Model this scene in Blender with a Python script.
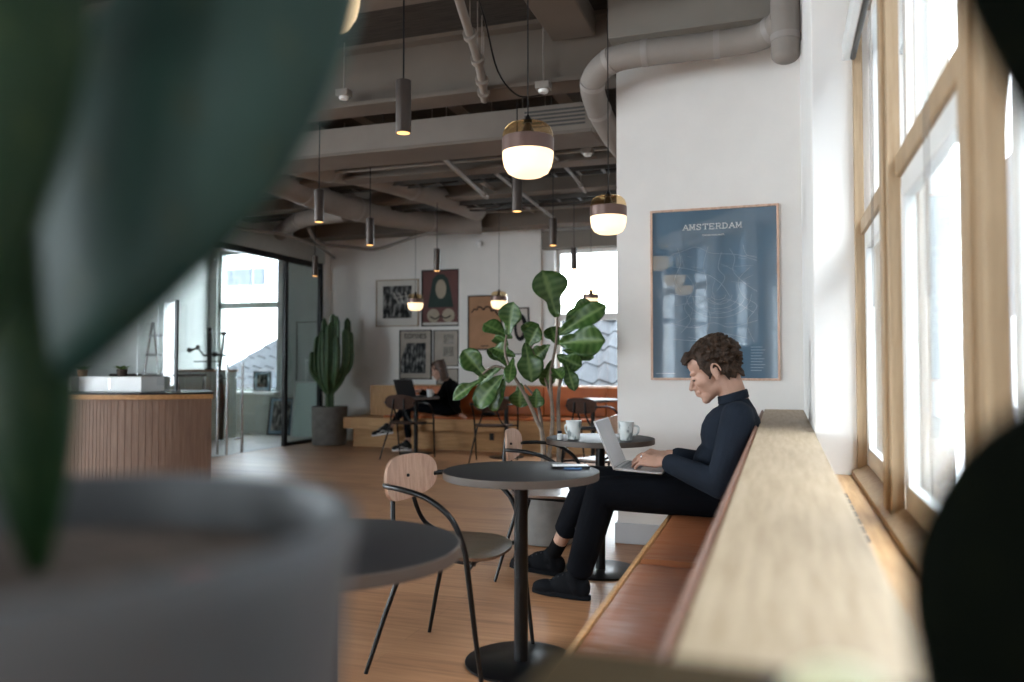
import bpy, math, random
from mathutils import Vector as V, Matrix, Euler, noise
PI = math.pi
for o in list(bpy.data.objects): bpy.data.objects.remove(o)
S = bpy.context.scene
COL = S.collection
random.seed(7)

# ------------------------------------------------------------ camera, world, exposure
cam_data = bpy.data.cameras.new('camera'); cam = bpy.data.objects.new('camera', cam_data); COL.objects.link(cam)
cam.location = (0, 0, 1.147)
cam.rotation_euler = (math.radians(91.73), 0, math.radians(18.67))
cam_data.sensor_width = 36; cam_data.lens = 28; cam_data.clip_start = .02; cam_data.clip_end = 200
cam_data.dof.use_dof = True; cam_data.dof.focus_distance = 3.85; cam_data.dof.aperture_fstop = 1.7
S.camera = cam
S.view_settings.view_transform = 'Standard'; S.view_settings.look = 'None'
S.view_settings.gamma = 1; S.view_settings.use_curve_mapping = False
S.view_settings.exposure = 1.58
S.cycles.use_denoising = True
try: S.cycles.denoiser = 'OPENIMAGEDENOISE'
except Exception: pass
S.cycles.max_bounces = 8; S.cycles.diffuse_bounces = 4; S.cycles.glossy_bounces = 3
S.cycles.transparent_max_bounces = 12; S.cycles.transmission_bounces = 4
S.cycles.caustics_reflective = False; S.cycles.caustics_refractive = False
S.cycles.sample_clamp_indirect = 6
SKY = 8
w = bpy.data.worlds.new('sky'); S.world = w; w.use_nodes = True
bg = w.node_tree.nodes['Background']; bg.inputs[0].default_value = (.86, .93, 1, 1); bg.inputs[1].default_value = SKY
def portal(name, loc, rot, sx, sy):
    l = bpy.data.lights.new(name, 'AREA'); l.shape = 'RECTANGLE'; l.size = sx; l.size_y = sy
    l.cycles.is_portal = True
    o = bpy.data.objects.new(name, l); o.location = loc; o.rotation_euler = rot; COL.objects.link(o)
# portals guide sky light through the modelled window openings
portal('portal_right', (.47, 1.85, 1.7), (0, PI/2, 0), 2.1, 3.0)
portal('portal_far', (-2.2, 10.75, 1.8), (-PI/2, 0, 0), 1.6, 2.0)
portal('portal_left_room', (-8.6, 11.55, 1.9), (-PI/2, 0, 0), 1.4, 2.5)
portal('portal_back', (-6.0, -5.25, 1.8), (PI/2, 0, 0), 6.6, 2.7)
portal('portal_fill_window', (-9.15, 2.2, 1.7), (0, -PI/2, 0), 2.4, 5.0)  # serves the added fill window in the left wall

# the window wall bends inwards behind the camera: s runs along it, n points outside
BW = Matrix(((-.543,.84,0,.31),(-.84,-.543,0,-.75),(0,0,1,0),(0,0,0,1)))
_p = bpy.data.lights.new('portal_bend','AREA'); _p.shape='RECTANGLE'; _p.size=4.6; _p.size_y=2.5; _p.cycles.is_portal=True
_o = bpy.data.objects.new('portal_bend',_p); COL.objects.link(_o)
_o.matrix_world = BW @ Matrix.Translation((2.5,.2,1.98)) @ Matrix(((1,0,0,0),(0,0,1,0),(0,-1,0,0),(0,0,0,1)))

# ------------------------------------------------------------ materials
def nodes(name):
    m = bpy.data.materials.new(name); m.use_nodes = True
    nt = m.node_tree; return m, nt, nt.nodes['Principled BSDF']
def ramp(nt, fac, stops):
    r = nt.nodes.new('ShaderNodeValToRGB'); e = r.color_ramp.elements
    e[0].position, e[0].color = stops[0][0], (*stops[0][1], 1); e[1].position, e[1].color = stops[-1][0], (*stops[-1][1], 1)
    for p, c in stops[1:-1]:
        n = e.new(p); n.color = (*c, 1)
    nt.links.new(fac, r.inputs[0]); return r.outputs[0]
def coords(nt, scale=(1, 1, 1), kind='Object', rot=(0, 0, 0)):
    t = nt.nodes.new('ShaderNodeTexCoord'); mp = nt.nodes.new('ShaderNodeMapping')
    mp.inputs['Scale'].default_value = scale; mp.inputs['Rotation'].default_value = rot
    nt.links.new(t.outputs[kind], mp.inputs[0]); return mp.outputs[0]
def noise_tex(nt, co, scale, detail=3):
    n = nt.nodes.new('ShaderNodeTexNoise'); n.inputs['Scale'].default_value = scale; n.inputs['Detail'].default_value = detail
    nt.links.new(co, n.inputs['Vector']); return n.outputs[0]
def bump(nt, b, h, strength, dist=.01):
    n = nt.nodes.new('ShaderNodeBump'); n.inputs['Strength'].default_value = strength; n.inputs['Distance'].default_value = dist
    nt.links.new(h, n.inputs['Height']); nt.links.new(n.outputs[0], b.inputs['Normal'])
def plain(name, c, rough=.6, metal=0, var=.12, vs=6, bmp=0, bs=60, spec=.5, coat=0):
    m, nt, b = nodes(name)
    co = coords(nt); n = noise_tex(nt, co, vs)
    a = tuple(max(0, x*(1-var)) for x in c); d = tuple(min(1, x*(1+var)) for x in c)
    nt.links.new(ramp(nt, n, [(.3, a), (.7, d)]), b.inputs['Base Color'])
    b.inputs['Roughness'].default_value = rough; b.inputs['Metallic'].default_value = metal
    b.inputs['Specular IOR Level'].default_value = spec; b.inputs['Coat Weight'].default_value = coat
    if bmp: bump(nt, b, noise_tex(nt, co, bs), bmp)
    return m
def wood(name, c1, c2, grain=(1, 1, 1), rough=.45, coat=0, scale=9, spec=.35):
    """grain: mapping scale, the small number is the direction the fibres run"""
    m, nt, b = nodes(name)
    co = coords(nt, grain)
    n1 = noise_tex(nt, co, scale, 5); n2 = noise_tex(nt, co, scale*6, 3)
    mx = nt.nodes.new('ShaderNodeMath'); mx.operation = 'MULTIPLY_ADD'
    nt.links.new(n2, mx.inputs[0]); mx.inputs[1].default_value = .35; nt.links.new(n1, mx.inputs[2])
    mid = tuple((a+d)/2 for a, d in zip(c1, c2))
    nt.links.new(ramp(nt, mx.outputs[0], [(.45, c1), (.65, mid), (.85, c2)]), b.inputs['Base Color'])
    b.inputs['Roughness'].default_value = rough; b.inputs['Coat Weight'].default_value = coat; b.inputs['Specular IOR Level'].default_value = spec
    bump(nt, b, n2, .08)
    return m
def floor_mat():
    m, nt, b = nodes('oak_floor')
    co = coords(nt)
    br = nt.nodes.new('ShaderNodeTexBrick'); nt.links.new(co, br.inputs[0])
    br.inputs['Scale'].default_value = 1; br.inputs['Brick Width'].default_value = 1.5; br.inputs['Row Height'].default_value = .16
    br.inputs['Mortar Size'].default_value = .002; br.inputs['Color1'].default_value = (.2, .2, .2, 1); br.inputs['Color2'].default_value = (.8, .8, .8, 1)
    br.inputs['Mortar'].default_value = (0, 0, 0, 1)
    g = noise_tex(nt, coords(nt, (.7, 9, 1)), 4, 5)
    mx = nt.nodes.new('ShaderNodeMath'); mx.operation = 'MULTIPLY_ADD'
    sp = nt.nodes.new('ShaderNodeRGBToBW'); nt.links.new(br.outputs[0], sp.inputs[0])
    nt.links.new(sp.outputs[0], mx.inputs[0]); mx.inputs[1].default_value = .35; nt.links.new(g, mx.inputs[2])
    nt.links.new(ramp(nt, mx.outputs[0], [(.35, (.24, .108, .052)), (.62, (.40, .195, .095)), (.95, (.52, .28, .145))]), b.inputs['Base Color'])
    b.inputs['Roughness'].default_value = .38; b.inputs['Specular IOR Level'].default_value = .45
    bump(nt, b, mx.outputs[0], .1, .004)
    return m
def leather(name, c):
    m, nt, b = nodes(name)
    co = coords(nt, (1.2, 1, 1)); n = noise_tex(nt, co, 3, 4)
    nt.links.new(ramp(nt, n, [(.3, tuple(x*.8 for x in c)), (.7, tuple(x*1.18 for x in c))]), b.inputs['Base Color'])
    b.inputs['Roughness'].default_value = .42; b.inputs['Specular IOR Level'].default_value = .35
    w1 = noise_tex(nt, coords(nt, (1.6, 5, 1.6)), 2.0, 3)
    bump(nt, b, w1, .5, .02)
    return m
def glass_pane(name, tint=(1, 1, 1), gloss=(1, 1, 1)):
    m = bpy.data.materials.new(name); m.use_nodes = True; nt = m.node_tree; nt.nodes.clear()
    out = nt.nodes.new('ShaderNodeOutputMaterial'); mix = nt.nodes.new('ShaderNodeMixShader')
    tr = nt.nodes.new('ShaderNodeBsdfTransparent'); tr.inputs[0].default_value = (*tint, 1)
    gl = nt.nodes.new('ShaderNodeBsdfGlossy'); gl.inputs['Roughness'].default_value = .02; gl.inputs[0].default_value = (*gloss, 1)
    fr = nt.nodes.new('ShaderNodeFresnel'); geo = nt.nodes.new('ShaderNodeNewGeometry')
    io = nt.nodes.new('ShaderNodeMapRange'); nt.links.new(geo.outputs['Backfacing'], io.inputs[0])   # same reflectance on both faces of the thin pane
    io.inputs[3].default_value = 1.45; io.inputs[4].default_value = 1/1.45; nt.links.new(io.outputs[0], fr.inputs[0])
    nt.links.new(fr.outputs[0], mix.inputs[0]); nt.links.new(tr.outputs[0], mix.inputs[1]); nt.links.new(gl.outputs[0], mix.inputs[2])
    nt.links.new(mix.outputs[0], out.inputs[0]); return m
def emit(name, c, s):
    m, nt, b = nodes(name)
    b.inputs['Base Color'].default_value = (*c, 1); b.inputs['Emission Color'].default_value = (*c, 1); b.inputs['Emission Strength'].default_value = s
    return m
def brick(name, c1, c2, mortar, scale=1):
    m, nt, b = nodes(name)
    co = coords(nt, rot=(PI/2, 0, PI/2))
    br = nt.nodes.new('ShaderNodeTexBrick'); nt.links.new(co, br.inputs[0]); br.inputs['Scale'].default_value = scale
    br.inputs['Color1'].default_value = (*c1, 1); br.inputs['Color2'].default_value = (*c2, 1); br.inputs['Mortar'].default_value = (*mortar, 1)
    nt.links.new(br.outputs[0], b.inputs['Base Color']); b.inputs['Roughness'].default_value = .9
    return m
def leafy(name, c, rough=.35, vein=(.35, .5, .2), trans=0, spec=.5):
    m, nt, b = nodes(name)
    n = noise_tex(nt, coords(nt), 12)
    base = ramp(nt, n, [(.3, tuple(x*.7 for x in c)), (.75, tuple(x*1.35 for x in c))])
    at = nt.nodes.new('ShaderNodeAttribute'); at.attribute_name = 'vein'
    mx = nt.nodes.new('ShaderNodeMix'); mx.data_type = 'RGBA'
    nt.links.new(at.outputs['Fac'], mx.inputs[0]); nt.links.new(base, mx.inputs[6]); mx.inputs[7].default_value = (*vein, 1)
    nt.links.new(mx.outputs[2], b.inputs['Base Color']); b.inputs['Roughness'].default_value = rough; b.inputs['Specular IOR Level'].default_value = spec
    tl = nt.nodes.new('ShaderNodeBsdfTranslucent'); nt.links.new(mx.outputs[2], tl.inputs[0]); ms = nt.nodes.new('ShaderNodeMixShader'); ms.inputs[0].default_value = trans
    nt.links.new(b.outputs[0], ms.inputs[1]); nt.links.new(tl.outputs[0], ms.inputs[2]); nt.links.new(ms.outputs[0], nt.nodes['Material Output'].inputs[0])
    return m

M = {}
M['wall'] = plain('white_plaster', (.75, .72, .69), .9, var=.02, bmp=.05, bs=40)
M['wall_grey'] = plain('grey_green_plaster', (.42, .44, .42), .9, var=.03)
M['panel_grey'] = plain('grey_wall_panel', (.33, .33, .31), .8, var=.03)
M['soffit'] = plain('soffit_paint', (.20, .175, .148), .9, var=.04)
M['skirting'] = plain('grey_skirting_paint', (.5, .51, .53), .6, var=.03)
M['floor'] = floor_mat()
M['pale_floor'] = plain('pale_entrance_floor', (.42, .39, .35), .5, var=.06)
M['ceiling'] = wood('painted_board_ceiling', (.022, .018, .015), (.055, .046, .038), (.6, 9, 6), .85)
M['beam'] = plain('painted_beam', (.125, .100, .080), .8, var=.12, vs=2)
M['duct'] = plain('duct_insulation', (.22, .19, .168), .75, var=.12, vs=3, bmp=.25, bs=25)
M['duct_joint'] = plain('duct_tape', (.25, .22, .20), .5, var=.1)
M['hvac'] = plain('painted_sheet_metal', (.15, .123, .102), .5, metal=.1, var=.06)
M['pipe'] = plain('painted_pipe', (.22, .19, .165), .5, var=.08)
M['darkmetal'] = plain('dark_cable_tray', (.05, .045, .04), .5, metal=.3)
M['oak'] = wood('pale_oak', (.34, .245, .15), (.45, .345, .235), (7, .5, 7), .5)
M['oak_x'] = wood('honey_oak', (.36, .18, .068), (.52, .29, .12), (.5, 7, 7), .5)
M['oak_v'] = wood('honey_oak_upright', (.36, .18, .068), (.52, .29, .12), (8, 8, .6), .5)
M['oak_sill'] = wood('amber_oak', (.34, .19, .085), (.48, .30, .15), (7, .5, 7), .45)
M['winwood'] = wood('window_oak', (.30, .20, .115), (.42, .30, .185), (8, 8, .5), .5)
M['sash'] = plain('white_sash_paint', (.72, .72, .70), .4, var=.03)
M['counterwood'] = wood('pinkish_oak_slats', (.18, .112, .08), (.25, .165, .122), (9, 9, .5), .6)
M['ply'] = wood('plywood_beech', (.48, .29, .21), (.66, .45, .34), (6, 6, 1), .4, coat=.3)
M['ply_dark'] = wood('dark_walnut_ply', (.03, .015, .010), (.07, .034, .022), (1, 6, 6), .6, spec=.12)
M['ply_seat'] = wood('brown_ply_seat', (.10, .055, .035), (.17, .10, .065), (1, 6, 6), .3, coat=.3)
M['tabletop'] = plain('charcoal_laminate', (.016, .0145, .016), .5, var=.08, spec=.22)
M['table_edge'] = plain('taupe_table_edge', (.085, .066, .054), .5, var=.06)
M['black'] = plain('black_powder_coat', (.004, .004, .0045), .3, var=.1, spec=.25)
M['blackmetal'] = plain('black_steel', (.006, .0055, .006), .35, metal=.3, var=.1)
M['bronze'] = plain('dark_bronze', (.045, .032, .026), .4, metal=.5, var=.1)
M['chrome'] = plain('brushed_steel', (.55, .55, .56), .25, metal=1, var=.05)
M['leather'] = leather('cognac_leather', (.27, .095, .038))
M['leather_far'] = leather('orange_leather', (.42, .10, .015))
M['leather_edge'] = plain('leather_piping', (.17, .075, .045), .45)
M['glass'] = glass_pane('window_glass', (.95, .97, .97))
M['glass_grey'] = glass_pane('partition_glass', (.80, .84, .84))
M['amber'] = glass_pane('amber_glass', (1, .86, .64), (1, .9, .75))
M['band'] = plain('brown_lamp_band', (.14, .085, .07), .35, metal=.5, var=.05)
M['opal'] = emit('glowing_opal_glass', (1, .74, .42), .55)
M['bulb'] = emit('spot_glow', (1, .55, .2), .7)
M['concrete'] = plain('concrete', (.17, .16, .148), .85, var=.2, vs=8, bmp=.2, bs=30)
M['potgrey'] = plain('grey_glazed_pot', (.06, .061, .065), .55, var=.06)
M['soil'] = plain('potting_soil', (.045, .03, .022), .95, var=.4, vs=40, bmp=.6, bs=60)
M['redbrown'] = plain('dry_red_leaf', (.20, .03, .02), .7)
M['cactus'] = leafy('cactus_green', (.035, .085, .03), .5, (.16, .2, .08))
M['pad'] = leafy('blue_green_pad', (.014, .036, .028), .45, (.02, .035, .02), spec=.25)
M['pad_green'] = leafy('plain_green_pad', (.006, .018, .005), .5, (.02, .035, .01), spec=.15)
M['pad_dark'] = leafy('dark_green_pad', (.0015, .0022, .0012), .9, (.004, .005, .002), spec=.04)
M['fig'] = leafy('fig_leaf_green', (.040, .105, .020), .36, (.20, .31, .10), .3)
M['bark'] = plain('pale_bark', (.20, .155, .12), .85, var=.3, vs=30)
M['skin'] = plain('skin', (.43, .245, .175), .55, var=.07, vs=20)
M['hair'] = plain('dark_brown_hair', (.030, .016, .009), .6, spec=.2, var=.5, vs=45, bmp=.8, bs=90)
M['hair_w'] = plain('brown_hair', (.055, .027, .016), .5, var=.4, vs=60)
M['navy'] = plain('navy_wool', (.0090, .0135, .0220), .88, var=.15, spec=.2, bmp=.25, bs=160)
M['trouser'] = plain('dark_navy_cloth', (.0022, .0028, .0050), .9, var=.2, bmp=.5, bs=14, spec=.12)
M['blackcloth'] = plain('black_knit', (.002, .002, .0026), .9, var=.2, spec=.12)
M['shoe'] = plain('black_suede', (.0022, .0026, .0042), .85, var=.2, spec=.15)
M['lace'] = plain('grey_lace', (.03, .031, .035), .8)
M['sole'] = plain('dark_rubber_sole', (.003, .0035, .005), .8, spec=.12)
M['white'] = plain('white_lacquer', (.75, .75, .74), .4, var=.03)
M['ceramic'] = plain('glazed_ceramic', (.66, .68, .68), .3, var=.08, vs=30)
M['alu'] = plain('laptop_aluminium', (.42, .41, .41), .35, metal=.6, var=.03)
M['screen'] = plain('switched_on_pale_screen', (.36, .35, .36), .25, var=.05)
M['keys'] = plain('grey_keys', (.16, .16, .17), .5)
M['darkpc'] = plain('dark_laptop', (.005, .005, .006), .4)
M['paper'] = plain('paper_mount', (.50, .46, .41), .5, var=.03)
M['ink'] = plain('black_ink', (.008, .008, .009), .6, var=.3, spec=.1)
M['eye'] = plain('eye_white', (.22, .2, .19), .5, spec=.1)
M['iris'] = plain('dark_iris', (.02, .012, .01), .2)
M['lip'] = plain('lip', (.36, .15, .12), .5)
M['tile'] = plain('grey_pan_tile', (.034, .036, .040), .8, var=.15, spec=.1, vs=5)
M['render'] = plain('white_render', (.62, .64, .66), .9, var=.03)
M['brickg'] = brick('grey_brick', (.030, .036, .046), (.042, .05, .062), (.06, .068, .078), 1.4)
M['palegreen'] = plain('pale_green_cabinet', (.62, .68, .63), .6, var=.03)
M['glassboard'] = plain('frosted_board', (.60, .72, .68), .25, var=.03)
M['terracotta'] = plain('terracotta', (.35, .2, .12), .8)
M['vent'] = plain('vent_slot', (.05, .035, .025), .8)
M['palestone'] = plain('cream_stone', (.80, .76, .50), .6, var=.1, vs=20)

# ------------------------------------------------------------ mesh builder
class MB:
    def __init__(s): s.v = []; s.f = []; s.at = {}
    def add(s, vs, fs, mat=None):
        k = len(s.v)
        s.v += [V(p) if mat is None else mat @ V(p) for p in vs]; s.f += [[i+k for i in f] for f in fs]; return s
    def box(s, x0, x1, y0, y1, z0, z1, mat=None):
        return s.add([(x0,y0,z0),(x1,y0,z0),(x1,y1,z0),(x0,y1,z0),(x0,y0,z1),(x1,y0,z1),(x1,y1,z1),(x0,y1,z1)],
            [(3,2,1,0),(4,5,6,7),(0,1,5,4),(1,2,6,5),(2,3,7,6),(3,0,4,7)], mat)
    def tube(s, pts, r, n=12, caps=True):
        pts = [V(p) for p in pts]; m = len(pts)
        rs = [r]*m if isinstance(r, (int, float)) else r
        t0 = (pts[1]-pts[0]).normalized(); up = V((0,0,1)) if abs(t0.z) < .9 else V((1,0,0))
        nrm = t0.cross(up).normalized(); rings = []
        for i, p in enumerate(pts):
            t = ((pts[min(i+1, m-1)]-p).normalized() + (p-pts[max(i-1, 0)]).normalized())
            if t.length < 1e-6: t = t0
            t.normalize(); nrm = (nrm - t*nrm.dot(t)).normalized(); b = t.cross(nrm)
            rings.append([p + (nrm*math.cos(2*PI*k/n) + b*math.sin(2*PI*k/n))*rs[i] for k in range(n)])
        vs = [q for g in rings for q in g]
        fs = [(i*n+k, i*n+(k+1) % n, (i+1)*n+(k+1) % n, (i+1)*n+k) for i in range(m-1) for k in range(n)]
        if caps: fs += [tuple(range(n))[::-1], tuple((m-1)*n+k for k in range(n))]
        return s.add(vs, fs)
    def lathe(s, prof, n=40, c=(0,0,0), cap=True):
        vs = [(c[0]+r*math.cos(2*PI*k/n), c[1]+r*math.sin(2*PI*k/n), c[2]+z) for r, z in prof for k in range(n)]
        m = len(prof)
        fs = [(i*n+k, i*n+(k+1) % n, (i+1)*n+(k+1) % n, (i+1)*n+k) for i in range(m-1) for k in range(n)]
        if cap: fs += [tuple(range(n))[::-1], tuple((m-1)*n+k for k in range(n))]
        return s.add(vs, fs)
    def ell(s, c, r, rot=None, nu=16, nv=10):
        R = rot if rot is not None else Matrix.Identity(3); c = V(c); vs = [c + R @ V((0,0,-r[2]))]; fs = []
        for j in range(1, nv):
            a = -PI/2 + PI*j/nv
            for i in range(nu):
                b = 2*PI*i/nu
                vs.append(c + R @ V((r[0]*math.cos(a)*math.cos(b), r[1]*math.cos(a)*math.sin(b), r[2]*math.sin(a))))
        vs.append(c + R @ V((0,0,r[2]))); L = len(vs)-1
        fs += [(0, 1+(i+1) % nu, 1+i) for i in range(nu)]
        for j in range(nv-2):
            for i in range(nu):
                a = 1+j*nu; fs.append((a+i, a+(i+1) % nu, a+nu+(i+1) % nu, a+nu+i))
        a = 1+(nv-2)*nu; fs += [(a+i, a+(i+1) % nu, L) for i in range(nu)]
        return s.add(vs, fs)
    def cap(s, p0, p1, r0, r1=None, n=14):
        """tapered capsule"""
        r1 = r0 if r1 is None else r1
        p0, p1 = V(p0), V(p1); d = (p1-p0).normalized(); pts = []; rs = []
        for k in range(5):
            a = PI/2*k/4.0; pts.append(p0 - d*r0*math.cos(a)); rs.append(max(r0*math.sin(a), r0*.08))
        for k in range(5):
            a = PI/2*k/4.0; pts.append(p1 + d*r1*math.sin(a)); rs.append(max(r1*math.cos(a), r1*.08))
        return s.tube(pts, rs, n)
    def chain(s, pts, rs, n=14):
        for i in range(len(pts)-1): s.cap(pts[i], pts[i+1], rs[i], rs[i+1], n)
        return s
    def disc_sheet(s, W, H, e, fn, th, nr=8, na=40):
        """superellipse outline sheet; fn(u,v)->Vector middle surface; th thickness"""
        def P(r, a):
            c, d = math.cos(a), math.sin(a)
            return W*r*math.copysign(abs(c)**(2/e), c), H*r*math.copysign(abs(d)**(2/e), d)
        def N(u, v):
            h = 1e-3; a = fn(u+h, v)-fn(u-h, v); b = fn(u, v+h)-fn(u, v-h); return a.cross(b).normalized()
        top = [(0, 0)] + [P(r/nr, 2*PI*k/na) for r in range(1, nr+1) for k in range(na)]
        vs = [fn(u, v)+N(u, v)*th/2 for u, v in top] + [fn(u, v)-N(u, v)*th/2 for u, v in top]; n = len(top); fs = []
        for side in (0, 1):
            o = side*n
            for k in range(na):
                q = [(o, o+1+k, o+1+(k+1) % na)]
                for r in range(nr-1):
                    a = o+1+r*na; q.append((a+k, a+na+k, a+na+(k+1) % na, a+(k+1) % na))
                fs += [t if side == 0 else t[::-1] for t in q]
        a = 1+(nr-1)*na
        fs += [(a+k, n+a+k, n+a+(k+1) % na, a+(k+1) % na) for k in range(na)]
        return s.add(vs, fs)
    def build(s, name, mat, parent=None, world=False, bevel=0, angle=38, vein=None):
        me = bpy.data.meshes.new(name); off = parent.location if (parent is not None and world) else V((0,0,0))
        me.from_pydata([p-off for p in s.v], [], s.f); me.update()
        me.polygons.foreach_set('use_smooth', [True]*len(me.polygons))
        try: me.set_sharp_from_angle(angle=math.radians(angle))
        except Exception: pass
        if vein is not None:
            at = me.attributes.new('vein', 'FLOAT', 'POINT'); at.data.foreach_set('value', vein)
        o = bpy.data.objects.new(name, me); COL.objects.link(o); me.materials.append(M[mat] if isinstance(mat, str) else mat)
        if parent is not None: o.parent = parent
        if bevel:
            b = o.modifiers.new('bevel', 'BEVEL'); b.width = bevel; b.segments = 2; b.limit_method = 'ANGLE'
        return o
    def blob(s, name, mat, parent=None, voxel=.006, smooth=4, world=True):
        """melt overlapping shapes into one continuous skin"""
        o = s.build(name, mat, None)
        r = o.modifiers.new('r', 'REMESH'); r.mode = 'VOXEL'; r.voxel_size = voxel; r.use_smooth_shade = True
        sm = o.modifiers.new('s', 'SMOOTH'); sm.factor = .5; sm.iterations = smooth
        dg = bpy.context.evaluated_depsgraph_get(); me = bpy.data.meshes.new_from_object(o.evaluated_get(dg))
        o.modifiers.clear(); old = o.data; o.data = me; bpy.data.meshes.remove(old)
        if parent is not None:
            if world: me.transform(Matrix.Translation(-parent.location))
            o.parent = parent
        me.polygons.foreach_set('use_smooth', [True]*len(me.polygons))
        return o
def thing(name, label, cat, loc=(0,0,0), rotz=0, group=None):
    o = bpy.data.objects.new(name, None); COL.objects.link(o); o.empty_display_size = .1
    o.location = loc; o.rotation_euler = (0, 0, rotz); o['label'] = label; o['category'] = cat
    if group: o['group'] = group
    return o
def tag(o, label, cat, group=None, kind=None):
    o['label'] = label; o['category'] = cat
    if group: o['group'] = group
    if kind: o['kind'] = kind
    return o
def struct(mb, name, mat, parent=None, **k):
    o = mb.build(name, mat, parent, **k)
    if parent is None: o['kind'] = 'structure'
    return o
def sempty(name, loc=(0,0,0)):
    o = bpy.data.objects.new(name, None); COL.objects.link(o); o.location = loc; o['kind'] = 'structure'; return o
def dup(root, loc, rotz=0, label=None, group=None):
    r = root.copy(); COL.objects.link(r); r.location = loc; r.rotation_euler = (0, 0, rotz)
    if label: r['label'] = label
    if group: r['group'] = group
    for ch in list(root.children):
        c = ch.copy(); COL.objects.link(c); c.parent = r
        for g in list(ch.children):
            d = g.copy(); COL.objects.link(d); d.parent = c
    return r
def text_mesh(body, size, xf, name, mat, parent, align='CENTER', depth=.0008, spacing=1.0):
    c = bpy.data.curves.new(name, 'FONT'); c.body = body; c.size = size; c.align_x = align; c.extrude = depth; c.space_character = spacing
    t = bpy.data.objects.new(name, c); COL.objects.link(t)
    dg = bpy.context.evaluated_depsgraph_get(); me = bpy.data.meshes.new_from_object(t.evaluated_get(dg))
    bpy.data.objects.remove(t); me.transform(xf); me.materials.clear(); me.materials.append(M[mat])
    o = bpy.data.objects.new(name, me); COL.objects.link(o); o.parent = parent; return o
def smoothpath(pts, k=6):
    """Catmull-Rom"""
    pts = [V(p) for p in pts]; out = []
    for i in range(len(pts)-1):
        p0, p1, p2, p3 = pts[max(i-1,0)], pts[i], pts[i+1], pts[min(i+2, len(pts)-1)]
        for j in range(k):
            t = j/k; out.append(.5*((2*p1)+(p2-p0)*t+(2*p0-5*p1+4*p2-p3)*t*t+(3*p1-p0-3*p2+p3)*t**3))
    out.append(pts[-1]); return out

# ============================================================ THE SETTING
CZ = 3.5
struct(MB().box(-9.6, .62, -5.3, 11.6, -.1, 0), 'floor', 'floor')
struct(MB().box(-9.4, -6.7, 6.0, 11.5, 0, .004), 'floor_entrance', 'pale_floor')  # thin, paler floor sheet behind the glass partition
struct(MB().box(-9.6, .9, -5.3, 11.7, CZ, CZ+.15), 'ceiling', 'ceiling')
# right-hand window wall
WIN = [(2.50, 3.36), (1.47, 2.37), (.42, 1.30)]
b = MB().box(.31, .62, -.75, 3.4, 0, .70).box(.31, .62, -.75, 3.4, 2.62, CZ).box(.31, .62, 3.4, 11.6, 0, CZ).box(.31, .62, -.75, .36, .70, 2.62)
struct(b, 'wall_right', 'wall')
struct(MB().box(.125, .31, 3.40, 5.13, 0, CZ), 'wall_pier', 'wall', bevel=.006)
struct(MB().box(-1.01, .31, 5.13, 5.36, 0, CZ), 'wall_poster', 'wall')
struct(MB().box(-1.018, -.125, 5.112, 5.13, 0, .13).box(-1.028, -1.01, 5.112, 5.37, 0, .13), 'baseboard_poster', 'skirting', bevel=.004)
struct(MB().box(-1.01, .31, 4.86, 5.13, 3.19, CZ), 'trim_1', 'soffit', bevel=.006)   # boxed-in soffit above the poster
struct(MB().box(.125, .315, .0, 3.40, .66, .717), 'trim_2', 'oak_sill', bevel=.003)  # low sill board
ws = MB()
for k in range(7):
    y = 2.12 + k*.115; ws.box(.192, .203, y, y+.085, .712, .7185)
struct(ws, 'trim_3', 'vent')
wf = MB()
ys = [3.40] + [y for a in WIN for y in (a[1], a[0])] + [.36]
for k in range(0, len(ys), 2): 
    wf.box(.278, .312, ys[k+1], ys[k], .717, 2.62)
    if k: wf.box(.268, .279, (ys[k]+ys[k+1])/2-.03, (ys[k]+ys[k+1])/2+.03, .75, 2.62)
wf.box(.278, .44, .3, 3.4, 2.55, 2.63)
wf.add([(.258,.3,.717),(.258,3.4,.717),(.258,3.4,.735),(.258,.3,.735),(.312,.3,.765),(.312,3.4,.765),(.312,.3,.717),(.312,3.4,.717)],
       [(0,3,2,1),(3,4,5,2),(0,6,4,3),(1,2,5,7),(0,1,7,6),(4,6,7,5)])
struct(wf, 'trim_4', 'winwood', bevel=.003)
for n, (y0, y1) in enumerate(WIN):
    root = sempty('window_%d' % (n+1), (.33, (y0+y1)/2, .75))
    u = MB()   # outer upper sash
    u.box(.345,.372,y0,y0+.045,1.65,2.56).box(.345,.372,y1-.045,y1,1.65,2.56).box(.345,.372,y0+.04,y1-.04,2.50,2.56).box(.345,.372,y0+.04,y1-.04,1.64,1.69)
    u.build('upper_sash', 'sash', root, True, bevel=.003)
    l = MB()
    l.box(.312,.342,y0,y0+.05,.755,1.66).box(.312,.342,y1-.05,y1,.755,1.66).box(.312,.342,y0+.04,y1-.04,.755,.83).box(.312,.342,y0+.04,y1-.04,1.595,1.66)
    l.box(.372,.46,y0-.02,y1+.02,.70,.735).box(.372,.39,y0,y0+.03,.73,2.56).box(.372,.39,y1-.03,y1,.73,2.56)
    l.build('lower_sash', 'sash', root, True, bevel=.003)
    MB().box(.298,.345,y0-.003,y1+.003,1.655,1.715).build('meeting_rail', 'winwood', root, True, bevel=.003)
    MB().box(.326,.329,y0+.04,y1-.04,.82,1.60).box(.357,.360,y0+.04,y1-.04,1.68,2.51).build('pane', 'glass', root, True)
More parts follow.
